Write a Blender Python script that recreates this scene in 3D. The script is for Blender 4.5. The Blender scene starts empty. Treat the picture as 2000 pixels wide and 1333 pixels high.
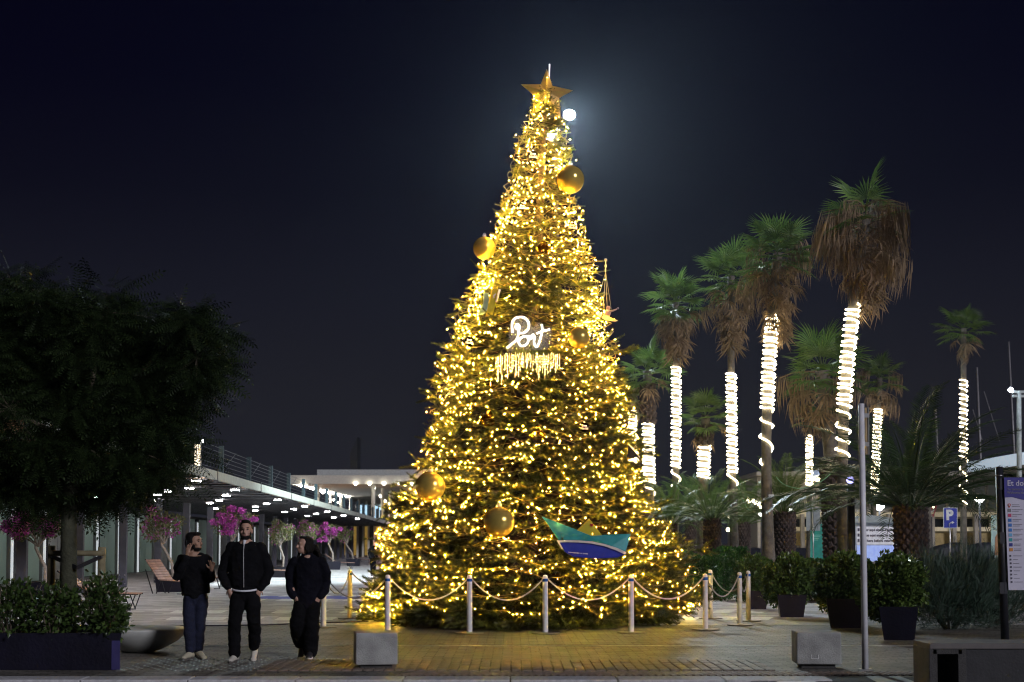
import bpy, bmesh, math, random
import numpy as np
from mathutils import Vector, Matrix, Euler
rng = np.random.default_rng(7)
random.seed(7)
S = bpy.context.scene
COL = S.collection
R = math.radians
# ------------------------------------------------------------------ camera
F = 2778.0                       # focal length in pixels of the 2000 px wide photograph (50 mm lens)
PITCH = R(3.0)
HC = 1.5                         # camera height in metres
PY0 = 1062 - F * math.tan(PITCH) # principal row
cam_d = bpy.data.cameras.new('camera')
cam = bpy.data.objects.new('camera', cam_d); COL.objects.link(cam)
cam_d.sensor_width = 36; cam_d.lens = 36 * F / 2000
cam_d.shift_y = (PY0 - 666.5) / 2000
cam_d.clip_end = 3000
cam.location = (0, 0, HC); cam.rotation_euler = (R(90) + PITCH, 0, 0)
cam_d.dof.use_dof = True; cam_d.dof.focus_distance = 25.5; cam_d.dof.aperture_fstop = 2.0
S.camera = cam
# ------------------------------------------------------------------ night sky
w = bpy.data.worlds.new('World'); S.world = w; w.use_nodes = True
nt = w.node_tree; nt.nodes.clear()
o_ = nt.nodes.new('ShaderNodeOutputWorld'); bg = nt.nodes.new('ShaderNodeBackground')
sky = nt.nodes.new('ShaderNodeTexSky'); sky.sky_type = 'NISHITA'; sky.sun_disc = False
sky.sun_elevation = R(-4); sky.sun_rotation = R(140)
tc = nt.nodes.new('ShaderNodeTexCoord'); sp = nt.nodes.new('ShaderNodeSeparateXYZ'); rp = nt.nodes.new('ShaderNodeValToRGB')
rp.color_ramp.elements[0].position = 0.0; rp.color_ramp.elements[0].color = (.0155, .0158, .0225, 1)
rp.color_ramp.elements[1].position = .37; rp.color_ramp.elements[1].color = (.0006, .0005, .0060, 1)
for e_p, e_c in ((.10, (.0125, .0128, .0185, 1)), (.17, (.0078, .0082, .0150, 1)), (.24, (.0030, .0031, .0092, 1)), (.31, (.0011, .0010, .0070, 1))):
    e = rp.color_ramp.elements.new(e_p); e.color = e_c
ad = nt.nodes.new('ShaderNodeMix'); ad.data_type = 'RGBA'; ad.blend_type = 'ADD'; ad.inputs[0].default_value = .04
bg.inputs[1].default_value = 1.0
nt.links.new(tc.outputs['Generated'], sp.inputs[0]); nt.links.new(sp.outputs[2], rp.inputs[0])
nt.links.new(rp.outputs[0], ad.inputs[6]); nt.links.new(sky.outputs[0], ad.inputs[7])
nt.links.new(ad.outputs[2], bg.inputs[0]); nt.links.new(bg.outputs[0], o_.inputs[0])
# ------------------------------------------------------------------ weak night light from the harbour side (behind, to the right)
sun_d = bpy.data.lights.new('night_light', 'SUN'); sun = bpy.data.objects.new('night_light', sun_d); COL.objects.link(sun)
sun_d.energy = 1.45; sun_d.angle = R(10); sun_d.color = (.92, .90, 1.0)
sun.rotation_euler = Vector((-.62, .74, -.36)).to_track_quat('-Z', 'Y').to_euler()
sky.sun_rotation = R(125)
# ------------------------------------------------------------------ render
vs = S.view_settings; S.display_settings.display_device = 'sRGB'
vs.view_transform = 'Standard'; vs.look = 'None'; vs.exposure = 0.0; vs.gamma = 1.0; vs.use_curve_mapping = False
S.render.engine = 'CYCLES'
cy = S.cycles
cy.use_denoising = True
try: cy.denoiser = 'OPENIMAGEDENOISE'
except Exception: pass
cy.max_bounces = 4; cy.diffuse_bounces = 1; cy.glossy_bounces = 3; cy.transmission_bounces = 4; cy.volume_bounces = 0; cy.transparent_max_bounces = 6
cy.sample_clamp_indirect = 2.0; cy.sample_clamp_direct = 0
cy.caustics_reflective = False; cy.caustics_refractive = False
cy.use_light_tree = True
cy.adaptive_threshold = .02
cy.filter_width = 1.1
# ------------------------------------------------------------------ placing helpers (photograph pixel + distance -> metres)
cp, sp_ = math.cos(PITCH), math.sin(PITCH)
def at(px, py, Y):
    a = (px - 1000) / F; b = (PY0 - py) / F
    t = Y / (cp - b * sp_)
    return Vector((a * t, Y, HC + (sp_ + b * cp) * t))
def gnd(px, py, z=0.0):
    a = (px - 1000) / F; b = (PY0 - py) / F
    t = (z - HC) / (sp_ + b * cp)
    return Vector((a * t, (cp - b * sp_) * t, z))
# ------------------------------------------------------------------ materials
MATS = {}
def mat(name, col=(.5, .5, .5), rough=.6, metal=0.0, var=.18, scale=6.0, bump=0.0, bscale=40.0, emit=None, es=0.0,
        island=0.0, transl=0.0, coat=0.0, col2=None, spec=.5):
    if name in MATS: return MATS[name]
    m = bpy.data.materials.new(name); m.use_nodes = True; MATS[name] = m
    n = m.node_tree; b = n.nodes['Principled BSDF']; L = n.links.new
    b.inputs['Roughness'].default_value = rough; b.inputs['Metallic'].default_value = metal
    b.inputs['Coat Weight'].default_value = coat; b.inputs['Specular IOR Level'].default_value = spec
    c4 = lambda c: (c[0], c[1], c[2], 1)
    t = n.nodes.new('ShaderNodeTexCoord')
    no = n.nodes.new('ShaderNodeTexNoise'); no.inputs['Scale'].default_value = scale; no.inputs['Detail'].default_value = 6
    L(t.outputs['Object'], no.inputs['Vector'])
    mx = n.nodes.new('ShaderNodeMix'); mx.data_type = 'RGBA'
    c2 = col2 or tuple(min(1, x * (1 + var)) for x in col); c1 = tuple(x * (1 - var) for x in col)
    mx.inputs[6].default_value = c4(c1 if not col2 else col); mx.inputs[7].default_value = c4(c2)
    out = mx.outputs[2]
    if island:
        g = n.nodes.new('ShaderNodeNewGeometry')
        ma = n.nodes.new('ShaderNodeMath'); ma.operation = 'MULTIPLY_ADD'; ma.inputs[1].default_value = 1 - island if False else island; ma.inputs[2].default_value = 0
        L(g.outputs['Random Per Island'], ma.inputs[0])
        ad_ = n.nodes.new('ShaderNodeMath'); ad_.operation = 'MULTIPLY_ADD'; ad_.inputs[1].default_value = 1 - island
        L(no.outputs['Fac'], ad_.inputs[0]); L(ma.outputs[0], ad_.inputs[2]); L(ad_.outputs[0], mx.inputs[0])
    else:
        cr = n.nodes.new('ShaderNodeMapRange'); cr.inputs[1].default_value = .3; cr.inputs[2].default_value = .7
        L(no.outputs['Fac'], cr.inputs[0]); L(cr.outputs[0], mx.inputs[0])
    L(out, b.inputs['Base Color'])
    if bump:
        n2 = n.nodes.new('ShaderNodeTexNoise'); n2.inputs['Scale'].default_value = bscale; n2.inputs['Detail'].default_value = 4
        bp = n.nodes.new('ShaderNodeBump'); bp.inputs['Strength'].default_value = bump; bp.inputs['Distance'].default_value = .02
        L(t.outputs['Object'], n2.inputs['Vector']); L(n2.outputs['Fac'], bp.inputs['Height']); L(bp.outputs[0], b.inputs['Normal'])
    if emit:
        b.inputs['Emission Color'].default_value = c4(emit); b.inputs['Emission Strength'].default_value = es
    if transl:
        tr = n.nodes.new('ShaderNodeBsdfTranslucent'); L(out, tr.inputs[0])
        ms = n.nodes.new('ShaderNodeMixShader'); ms.inputs[0].default_value = transl
        L(b.outputs[0], ms.inputs[1]); L(tr.outputs[0], ms.inputs[2]); L(ms.outputs[0], n.nodes['Material Output'].inputs['Surface'])
    return m
# ------------------------------------------------------------------ mesh helpers
def link(o, parent=None, label=None, cat=None, group=None, kind=None):
    if o.name not in COL.objects: COL.objects.link(o)
    if parent: o.parent = parent
    if label: o['label'] = label
    if cat: o['category'] = cat
    if group: o['group'] = group
    if kind: o['kind'] = kind
    return o
def thing(name, loc, label, cat, group=None, rz=0.0):
    o = bpy.data.objects.new(name, None); o.empty_display_size = .2
    o.location = loc; o.rotation_euler = (0, 0, rz)
    return link(o, None, label, cat, group)
def addobj(name, me, parent=None, loc=(0, 0, 0), rot=(0, 0, 0), scale=(1, 1, 1), **k):
    o = bpy.data.objects.new(name, me); o.location = loc; o.rotation_euler = rot; o.scale = scale
    return link(o, parent, **k)
def np_mesh(name, V, Fc, mats, smooth=False, mi=None):
    V = np.asarray(V, np.float32); Fc = np.asarray(Fc, np.int32); k = Fc.shape[1]
    me = bpy.data.meshes.new(name)
    me.vertices.add(len(V)); me.vertices.foreach_set('co', V.ravel())
    me.loops.add(Fc.size); me.loops.foreach_set('vertex_index', Fc.ravel())
    me.polygons.add(len(Fc)); me.polygons.foreach_set('loop_start', np.arange(0, Fc.size, k, dtype=np.int32))
    me.polygons.foreach_set('loop_total', np.full(len(Fc), k, np.int32))
    for m in (mats if isinstance(mats, (list, tuple)) else [mats]): me.materials.append(m)
    if mi is not None: me.polygons.foreach_set('material_index', np.asarray(mi, np.int32))
    if smooth: me.polygons.foreach_set('use_smooth', np.ones(len(Fc), bool))
    me.update(calc_edges=True); me.validate()
    return me
def frame_of(d, up=(0, 0, 1)):
    d = Vector(d).normalized(); u = Vector(up)
    if abs(d.dot(u)) > .98: u = Vector((1, 0, 0))
    s = d.cross(u).normalized(); return s, s.cross(d).normalized(), d
class MB:
    def __init__(s): s.v = []; s.f = []
    def add(s, vs, fs):
        n = len(s.v); s.v.extend([tuple(x) for x in vs]); s.f.extend([tuple(i + n for i in q) for q in fs]); return s
    def box(s, c, d, rot=None, taper=1.0, taper_y=None):
        ty = taper if taper_y is None else taper_y
        hx, hy, hz = d[0] / 2, d[1] / 2, d[2] / 2
        P = [Vector((x * hx * (1 if z < 0 else taper), y * hy * (1 if z < 0 else ty), z * hz)) for z in (-1, 1) for x, y in ((-1, -1), (1, -1), (1, 1), (-1, 1))]
        if rot is not None:
            M = rot if isinstance(rot, Matrix) else Euler(rot).to_matrix()
            P = [M @ p for p in P]
        c = Vector(c)
        return s.add([p + c for p in P], [(3, 2, 1, 0), (4, 5, 6, 7), (0, 1, 5, 4), (1, 2, 6, 5), (2, 3, 7, 6), (3, 0, 4, 7)])
    def bar(s, p0, p1, wd, th, up=(0, 0, 1)):
        p0, p1 = Vector(p0), Vector(p1); a, b, d = frame_of(p1 - p0, up)
        M = Matrix((a, b, d)).transposed()
        return s.box((p0 + p1) / 2, (wd, th, (p1 - p0).length), M)
    def cyl(s, p0, p1, r0, r1=None, n=12, caps=True):
        r1 = r0 if r1 is None else r1
        return s.loft([p0, p1], [r0, r1], n, caps)
    def loft(s, path, rad, n=10, caps=True, up=(0, 0, 1), ex=1.0):
        path = [Vector(p) for p in path]; k = len(path); vs = []
        if not hasattr(rad, '__len__'): rad = [rad] * k
        for i, p in enumerate(path):
            d = path[min(i + 1, k - 1)] - path[max(i - 1, 0)]
            a, b, _ = frame_of(d, up)
            for j in range(n):
                t = 2 * math.pi * j / n
                vs.append(p + a * (rad[i] * math.cos(t)) + b * (rad[i] * math.sin(t) * ex))
        fs = [(i * n + j, i * n + (j + 1) % n, (i + 1) * n + (j + 1) % n, (i + 1) * n + j) for i in range(k - 1) for j in range(n)]
        if caps: fs += [tuple(range(n - 1, -1, -1)), tuple((k - 1) * n + j for j in range(n))]
        return s.add(vs, fs)
    def lathe(s, prof, c=(0, 0, 0), n=24):
        c = Vector(c); k = len(prof)
        vs = [c + Vector((r * math.cos(2 * math.pi * j / n), r * math.sin(2 * math.pi * j / n), z)) for r, z in prof for j in range(n)]
        fs = [(i * n + j, i * n + (j + 1) % n, (i + 1) * n + (j + 1) % n, (i + 1) * n + j) for i in range(k - 1) for j in range(n)]
        return s.add(vs, fs)
    def sphere(s, c, r, n=16, m=10, M=None):
        c = Vector(c); rr = r if hasattr(r, '__len__') else (r, r, r)
        vs = []
        for i in range(1, m):
            ph = math.pi * i / m
            for j in range(n):
                t = 2 * math.pi * j / n
                p = Vector((rr[0] * math.sin(ph) * math.cos(t), rr[1] * math.sin(ph) * math.sin(t), rr[2] * math.cos(ph)))
                vs.append(c + (M @ p if M is not None else p))
        t_, b_ = Vector((0, 0, rr[2])), Vector((0, 0, -rr[2]))
        if M is not None: t_, b_ = M @ t_, M @ b_
        vs += [c + t_, c + b_]; T = (m - 1) * n
        fs = [(i * n + j, (i + 1) * n + j, (i + 1) * n + (j + 1) % n, i * n + (j + 1) % n) for i in range(m - 2) for j in range(n)]
        fs += [(T, j, (j + 1) % n) for j in range(n)] + [(T + 1, (m - 2) * n + (j + 1) % n, (m - 2) * n + j) for j in range(n)]
        return s.add(vs, fs)
    def prism(s, pts, ax0, ax1, ax2, o, th):
        """polygon pts (u,v) in the plane o + u*ax0 + v*ax1, thickness th along ax2"""
        o, a, b, c = Vector(o), Vector(ax0), Vector(ax1), Vector(ax2); n = len(pts)
        vs = [o + a * u + b * v for u, v in pts] + [o + a * u + b * v + c * th for u, v in pts]
        fs = [tuple(range(n - 1, -1, -1)), tuple(range(n, 2 * n))] + [(i, (i + 1) % n, n + (i + 1) % n, n + i) for i in range(n)]
        return s.add(vs, fs)
    def mesh(s, name, m, smooth=False, bevel=0.0, seg=2):
        me = bpy.data.meshes.new(name); me.from_pydata(s.v, [], s.f)
        for x in (m if isinstance(m, (list, tuple)) else [m]): me.materials.append(x)
        bm = bmesh.new(); bm.from_mesh(me)
        bmesh.ops.recalc_face_normals(bm, faces=bm.faces)
        if bevel: bmesh.ops.bevel(bm, geom=list(bm.edges), offset=bevel, segments=seg, affect='EDGES', profile=.5)
        bm.to_mesh(me); bm.free()
        if smooth:
            for p in me.polygons: p.use_smooth = True
        me.update(); return me
    def build(s, name, m, parent=None, smooth=False, bevel=0.0, loc=(0, 0, 0), rot=(0, 0, 0), **k):
        return addobj(name, s.mesh(name, m, smooth, bevel), parent, loc, rot, **k)
def text_mesh(name, body, size, m, extrude=.002, align='LEFT', bold=0.0, spacing=1.0):
    cu = bpy.data.curves.new(name, 'FONT'); cu.body = body; cu.size = size; cu.extrude = extrude; cu.align_x = align
    cu.offset = bold; cu.resolution_u = 3; cu.space_line = spacing
    ob = bpy.data.objects.new(name, cu); COL.objects.link(ob)
    dg = bpy.context.evaluated_depsgraph_get(); me = bpy.data.meshes.new_from_object(ob.evaluated_get(dg))
    bpy.data.objects.remove(ob); bpy.data.curves.remove(cu)
    me.name = name; me.materials.clear(); me.materials.append(m)
    return me
def scatter(tv, tf, M, T):
    """template verts (n,3), faces (k,q), M (m,3,3) columns = axes, T (m,3)"""
    tv = np.asarray(tv, float); tf = np.asarray(tf, int); m = len(T); n = len(tv)
    V = np.einsum('mij,nj->mni', M, tv) + T[:, None, :]
    Fc = tf[None] + (np.arange(m) * n)[:, None, None]
    return V.reshape(-1, 3), Fc.reshape(-1, tf.shape[1])
def norm(a): return a / np.maximum(np.linalg.norm(a, axis=-1, keepdims=True), 1e-9)
def axes(d, roll=None, up=(0, 0, 1)):
    """matrices whose columns are (d, side, normal) for directions d (m,3)"""
    d = norm(np.asarray(d, float)); u = np.broadcast_to(np.asarray(up, float), d.shape)
    s = np.cross(u, d); bad = np.linalg.norm(s, axis=1) < .05; s[bad] = np.array([1., 0, 0]); s = norm(s); nn = np.cross(d, s)
    if roll is not None:
        c, q = np.cos(roll)[:, None], np.sin(roll)[:, None]; s, nn = s * c + nn * q, nn * c - s * q
    return np.stack([d, s, nn], axis=2)
def sphere_dirs(n):
    v = rng.normal(size=(n, 3)); return norm(v)
# ================================================================== materials used
def paving_mat(name, col, bw, bh, mortar, rough, offset=.5, jb=.9, dark=.20, var=.42, nscale=.35):
    m = bpy.data.materials.new(name); m.use_nodes = True; n = m.node_tree; L = n.links.new; b = n.nodes['Principled BSDF']
    t = n.nodes.new('ShaderNodeTexCoord'); br = n.nodes.new('ShaderNodeTexBrick')
    br.offset = offset; br.inputs['Scale'].default_value = 1; br.inputs['Brick Width'].default_value = bw; br.inputs['Row Height'].default_value = bh
    br.inputs['Mortar Size'].default_value = mortar; br.inputs['Mortar Smooth'].default_value = .3
    br.inputs['Color1'].default_value = (*[c * .72 for c in col], 1); br.inputs['Color2'].default_value = (*[min(1, c * 1.28) for c in col], 1)
    br.inputs['Mortar'].default_value = (*[c * dark for c in col], 1)
    L(t.outputs['Object'], br.inputs['Vector'])
    no = n.nodes.new('ShaderNodeTexNoise'); no.inputs['Scale'].default_value = nscale; no.inputs['Detail'].default_value = 8; no.inputs['Roughness'].default_value = .65
    L(t.outputs['Object'], no.inputs['Vector'])
    mr = n.nodes.new('ShaderNodeMapRange'); mr.inputs[1].default_value = .3; mr.inputs[2].default_value = .7; mr.inputs[3].default_value = 1 - var; mr.inputs[4].default_value = 1 + var
    L(no.outputs['Fac'], mr.inputs[0])
    mx = n.nodes.new('ShaderNodeMix'); mx.data_type = 'RGBA'; mx.blend_type = 'MULTIPLY'; mx.inputs[0].default_value = 1
    L(br.outputs['Color'], mx.inputs[6]); L(mr.outputs[0], mx.inputs[7]); L(mx.outputs[2], b.inputs['Base Color'])
    n3 = n.nodes.new('ShaderNodeTexNoise'); n3.inputs['Scale'].default_value = 1.7; n3.inputs['Detail'].default_value = 5; L(t.outputs['Object'], n3.inputs['Vector'])
    m3 = n.nodes.new('ShaderNodeMapRange'); m3.inputs[3].default_value = rough - .18; m3.inputs[4].default_value = rough + .22; L(n3.outputs['Fac'], m3.inputs[0]); L(m3.outputs[0], b.inputs['Roughness'])
    n2 = n.nodes.new('ShaderNodeTexNoise'); n2.inputs['Scale'].default_value = 45; n2.inputs['Detail'].default_value = 3; L(t.outputs['Object'], n2.inputs['Vector'])
    a = n.nodes.new('ShaderNodeMath'); a.operation = 'MULTIPLY_ADD'; a.inputs[1].default_value = -jb
    L(br.outputs['Fac'], a.inputs[0]); L(n2.outputs['Fac'], a.inputs[2])
    bp = n.nodes.new('ShaderNodeBump'); bp.inputs['Strength'].default_value = .7; bp.inputs['Distance'].default_value = .012
    L(a.outputs[0], bp.inputs['Height']); L(bp.outputs[0], b.inputs['Normal'])
    return m
m_asph = mat('asphalt', (.045, .046, .05), .75, var=.3, bump=.6, bscale=90)
m_front = paving_mat('front_paving', (.158, .148, .128), .26, .13, .010, .55)
m_plaza = paving_mat('plaza_paving', (.46, .44, .45), .6, .4, .008, .7, jb=.5, dark=.6, var=.2)
m_pave = mat('paver_stone', (.19, .15, .12), .55, var=.35, scale=14, bump=.6, bscale=70)
m_kerb = mat('kerb_granite', (.56, .56, .58), .7, var=.18, scale=18, bump=.3, bscale=120)
m_white = mat('white_paint', (.72, .72, .70), .6, var=.16, scale=9)
m_bluep = mat('blue_paint', (.10, .12, .42), .6, var=.25, scale=5)
m_conc = mat('concrete', (.33, .335, .32), .8, var=.30, scale=4.5, bump=.5, bscale=90)
m_concd = mat('dark_concrete', (.055, .053, .052), .85, var=.2, scale=12, bump=.5, bscale=70)
m_steel = mat('steel', (.55, .55, .56), .32, 1.0, var=.08)
m_galv = mat('galvanised', (.74, .74, .78), .42, .0, var=.1)
m_dark = mat('dark_metal', (.025, .026, .034), .45, .3, var=.2)
m_colm = mat('column_paint', (.085, .085, .115), .5, var=.12)
m_wood = mat('soffit_wood', (.30, .16, .085), .6, var=.25, scale=3)
m_fasc = mat('fascia', (.50, .52, .46), .6, var=.12)
m_teak = mat('slat_wood', (.42, .25, .19), .6, var=.25, scale=6, bump=.2)
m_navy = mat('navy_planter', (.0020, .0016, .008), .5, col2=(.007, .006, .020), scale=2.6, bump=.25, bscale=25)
m_greyp = mat('lit_side_and_sign_grey', (.23, .23, .22), .7, var=.2, bump=.2)  # planter sides coloured as if lit by the tree; also the sign face
m_soil = mat('soil', (.05, .035, .025), .95, var=.4, scale=30, bump=.8)
m_bark = mat('bark', (.13, .105, .075), .9, var=.35, scale=12, bump=.9, bscale=30)
m_stake = mat('stake_wood', (.20, .17, .095), .8, var=.3, scale=8, bump=.4)
m_gpanel = mat('green_glass_panel', (.34, .52, .45), .45, var=.08, scale=.6, spec=.6)
m_spanel = mat('grey_panel', (.30, .31, .32), .5, var=.12, scale=1.5)
m_bar = mat('bar_lamp', (.9, .9, .9), .5, emit=(1, .97, .92), es=135.0)
m_strip = mat('strip_lamp', (.9, .9, .9), .5, emit=(.88, .95, 1.0), es=.55)
m_dot = mat('dot_lamp', (.9, .9, .9), .5, emit=(1, .93, .78), es=35.0)
m_cream = mat('cream_plaster', (.62, .59, .50), .7, var=.1)
m_glassd = mat('dark_glass', (.02, .024, .028), .12, var=.2, spec=.7)
m_lit = mat('lit_window', (.4, .3, .1), .5, var=.5, scale=2.5, emit=(.9, .55, .12), es=.22)
m_cool = mat('cool_window', (.3, .4, .45), .4, var=.5, scale=3, emit=(.45, .75, 1.0), es=.9)
m_globe = mat('lamp_glass', (.9, .9, .9), .4, emit=(.95, 1.0, .93), es=14.0)
# ================================================================== ground
def sheet(name, pts, z, m, **k):
    mb = MB(); mb.add([(x, y, z) for x, y in pts], [tuple(range(len(pts)))])
    return mb.build(name, m, **k)
sheet('ground', [(-1500, -40), (1500, -40), (1500, 2500), (-1500, 2500)], -.06, m_asph, kind='structure')
sheet('road', [(-60, 2), (60, 2), (60, 15.66), (-60, 15.66)], -.016, m_asph, kind='structure')
front = sheet('front_paving', [(-60, 16.1), (60, 16.1), (60, 26.4), (-60, 26.4)], -.004, m_front, kind='structure')
plaza = sheet('plaza_paving', [(-90, 26.4), (90, 26.4), (90, 190), (-90, 190)], 0.0, m_plaza, kind='structure')
sheet('harbour_water', [(10, 92), (160, 92), (160, 400), (10, 400)], .02, mat('water', (.006, .01, .018), .12, bump=.5, bscale=3), kind='structure')
# kerb stones up to the dropped kerb, then tarmac ramp and the zebra bars
kerb = thing('kerb', (0, 0, 0), None, None); kerb['kind'] = 'structure'
kx = -13.0; kmesh = {}
while kx < 2.35:
    ln = 1.18
    MB().box((kx + ln / 2, 15.90, -.03), (ln - .012, .42, .08)).build('kerb_stone', m_kerb, kerb, bevel=.012); kx += ln
sheet('dropped_kerb', [(2.62, 15.66), (60, 15.66), (60, 16.1), (2.5, 16.1)], -.008, m_asph, kind='structure')
zeb = thing('zebra_crossing', (0, 0, 0), None, None); zeb['kind'] = 'structure'
for px0 in (1497, 1690, 1880):
    a = gnd(px0, 1321, -.002); bq = gnd(px0 + 66, 1321, -.002); c = gnd(px0 + 135, 1345, -.002); d = gnd(px0 + 46, 1345, -.002)
    MB().add([a, bq, c, d], [(3, 2, 1, 0)]).build('painted_bar', m_white, zeb)
# individually laid pavers by the kerb
pm = [MB().box((0, 0, 0), (.112, .232, .024)).mesh('paver', [m_pave], bevel=.004, seg=1) for _ in range(1)][0]
nP = 0
for i in range(49):
    for j in range(6):
        x = -2.95 + i * .125; y = 16.98 + j * .248
        addobj('paver', pm, front, (x + random.uniform(-.002, .002), y, .004 + random.uniform(-.004, .003)), (random.uniform(-.012, .012), random.uniform(-.012, .012), random.uniform(-.01, .01))); nP += 1
# tactile domes (left of the crossing) and ribs (along the kerb)
tv = []; tf = []
for i in range(8): t = 2 * math.pi * i / 8; tv.append((math.cos(t), math.sin(t), 0))
for i in range(8): t = 2 * math.pi * i / 8; tv.append((.55 * math.cos(t), .55 * math.sin(t), 1))
for i in range(8): tf.append((i, (i + 1) % 8, 8 + (i + 1) % 8, 8 + i))
tf.append((8, 9, 10, 11)); tf.append((11, 12, 13, 14)); tf.append((8, 11, 14, 15))
P = []
for i in range(130):
    for j in range(16):
        x = -10.6 + i * .15 + (j % 2) * .075; y = 16.7 + j * .13
        if -4.7 < x < -2.0 and rng.random() < .9 and j > 1: P.append((x, y, -.003))
P = np.array(P); Mx = np.zeros((len(P), 3, 3)); sc = rng.uniform(.9, 1.1, len(P)); Mx[:, 0, 0] = .021 * sc; Mx[:, 1, 1] = .021 * sc; Mx[:, 2, 2] = .010
V, Fq = scatter(tv, tf, Mx, P)
addobj('tactile_dome', np_mesh('tactile_dome', V, Fq, mat('dome_stone', (.30, .33, .30), .22, var=.3, spec=.8), True), front, kind='stuff')
mb = MB()
for i in range(120):
    x = -1.2 + i * .085; mb.box((x, 16.5, 0), (.035, .52, .022), (0, 0, -.55))
mb.build('tactile_rib', m_pave, front, kind='stuff')
MB().box((0, 21.0, -.001), (26, .05, .012)).build('drain_channel', m_steel, front)
gp = []
for i in range(420):
    x = random.uniform(-9, 9); y = random.uniform(16.3, 24.5); gp.append((x, y, .0005))
gp = np.array(gp); Mg = np.zeros((len(gp), 3, 3)); sg = rng.uniform(.012, .035, len(gp)); Mg[:, 0, 0] = sg; Mg[:, 1, 1] = sg * rng.uniform(.7, 1.3, len(gp)); Mg[:, 2, 2] = .001
V, Fq = scatter(tv, tf, Mg, gp); addobj('gum_spot', np_mesh('gum_spot', V, Fq, mat('gum_dark', (.045, .043, .04), .8)), front, kind='stuff')
n_ = 260; lp = np.stack([rng.uniform(-10, 9, n_), 16.4 + 9.5 * rng.random(n_), np.full(n_, .006)], 1); ang = rng.uniform(0, 6.28, n_); ls = rng.uniform(.03, .075, n_)
Ml = np.zeros((n_, 3, 3)); Ml[:, 0, 0] = np.cos(ang) * ls; Ml[:, 1, 0] = np.sin(ang) * ls; Ml[:, 0, 1] = -np.sin(ang) * ls; Ml[:, 1, 1] = np.cos(ang) * ls; Ml[:, 2, 2] = ls
V, Fq = scatter([(0, 0, 0), (.5, .25, .12), (1, 0, .05), (.5, -.25, .02)], [(0, 1, 2, 3)], Ml, lp)
fl_ = addobj('fallen_leaf', np_mesh('fallen_leaf', V, Fq, mat('dry_leaf', (.10, .07, .03), .8, col2=(.24, .17, .07), island=.9)), None, kind='stuff'); fl_['label'] = 'dry fallen leaves scattered over the front paving'; fl_['category'] = 'leaves'
# painted squares of the path that crosses the plaza
sq = thing('path_marking', (0, 0, 0), None, None); sq['kind'] = 'structure'
def row(y0, y1, x0, x1, step, wd, m=m_white, z=.004, skew=12, skip=()):
    x = x0; i = 0
    while x < x1:
        if i not in skip and not (760 < x < 1290):
            q = [gnd(x, y1, z), gnd(x + wd, y1, z), gnd(x + wd + skew, y0, z), gnd(x + skew, y0, z)]
            MB().add(q, [(0, 1, 2, 3)]).build('painted_square', m, sq)
        x += step; i += 1
row(1205.5, 1211.5, 322, 1460, 71, 42)
row(1192.5, 1198, 330, 1460, 66, 36, skew=14)
row(1170, 1174.5, 470, 1460, 65, 38, skew=16)
row(1162.5, 1165.5, 480, 1460, 62, 32, skew=16)
row(1156, 1158, 500, 760, 58, 28, skew=12)
row(1146, 1147.6, 560, 760, 52, 26, skew=9)
for a0, a1, b0, b1 in ((500, 760, 1164.5, 1170.5),):
    MB().add([gnd(a0, b1, .003), gnd(a1, b1, .003), gnd(a1, b0, .003), gnd(a0 + 10, b0, .003)], [(0, 1, 2, 3)]).build('painted_band', m_bluep, sq)
# ================================================================== canopy along the left side
def PP(L, Y, z): return Vector((-.0342 * Y - L, Y, z))
def pbox(mb, L0, L1, Y0, Y1, z0, z1):
    q = [PP(L1, Y0, z0), PP(L0, Y0, z0), PP(L0, Y1, z0), PP(L1, Y1, z0), PP(L1, Y0, z1), PP(L0, Y0, z1), PP(L0, Y1, z1), PP(L1, Y1, z1)]
    return mb.add(q, [(3, 2, 1, 0), (4, 5, 6, 7), (0, 1, 5, 4), (1, 2, 6, 5), (2, 3, 7, 6), (3, 0, 4, 7)])
can = thing('pergola_canopy', PP(11.7, 49, 0), 'long flat canopy on dark steel columns with bar lamps in its wooden ceiling', 'canopy')
off = -PP(11.7, 49, 0)
def cpart(mb, name, m, **k):
    return mb.build(name, m, can, loc=off, **k)
Y0c, Y1c = 24.0, 156.0
cpart(pbox(MB(), 7.42, 17.0, Y0c, Y1c, 3.40, 3.60), 'roof_slab', m_wood)
k = 0
y = Y0c
while y < Y1c - 2:
    cpart(pbox(MB(), 7.30, 7.415, y + .06, y + 9.04, 3.38, 3.64), 'fascia_panel', m_fasc); 
    cpart(pbox(MB(), 7.29, 7.41, y - .05, y + .05, 3.30, 3.72), 'fascia_joint', m_dark); y += 9.1
y = Y0c + .7
while y < Y1c:
    cpart(pbox(MB(), 7.45, 16.9, y, y + .62, 3.352, 3.397), 'beam', m_dark); y += 1.87
for k in range(-5, 20):
    Y = 49 + 5.6 * k
    if Y > Y1c: break
    c = PP(11.7, Y, 0)
    mb = MB(); mb.box((c.x, c.y, 1.6), (.27, .16, 3.2)); 
    co = cpart(mb, 'column', m_colm, bevel=.01)
    if -3 < k < 3:
        bb = MB()
        for zz in (.12, .42):
            for dx in (-.09, .09): bb.cyl((c.x + dx, c.y - .08, zz), (c.x + dx, c.y - .095, zz), .018, n=8)
        bo = bb.build('bolts', m_steel, co)
    # post of the roof railing
    if k > -4:
        Yf = 43.4 + 5.6 * (k + 3) - 5.6
        cpart(pbox(MB(), 7.33, 7.48, Yf - .05, Yf + .05, 3.645, 4.48), 'railing_post', mat('railing_post', (.055, .09, .105), .35, var=.15))
for i in range(6):
    z = 3.74 + i * .13
    cpart(MB().cyl(PP(7.40, Y0c, z), PP(7.40, Y1c, z), .008, n=5), 'railing_cable', m_dark)
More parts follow.
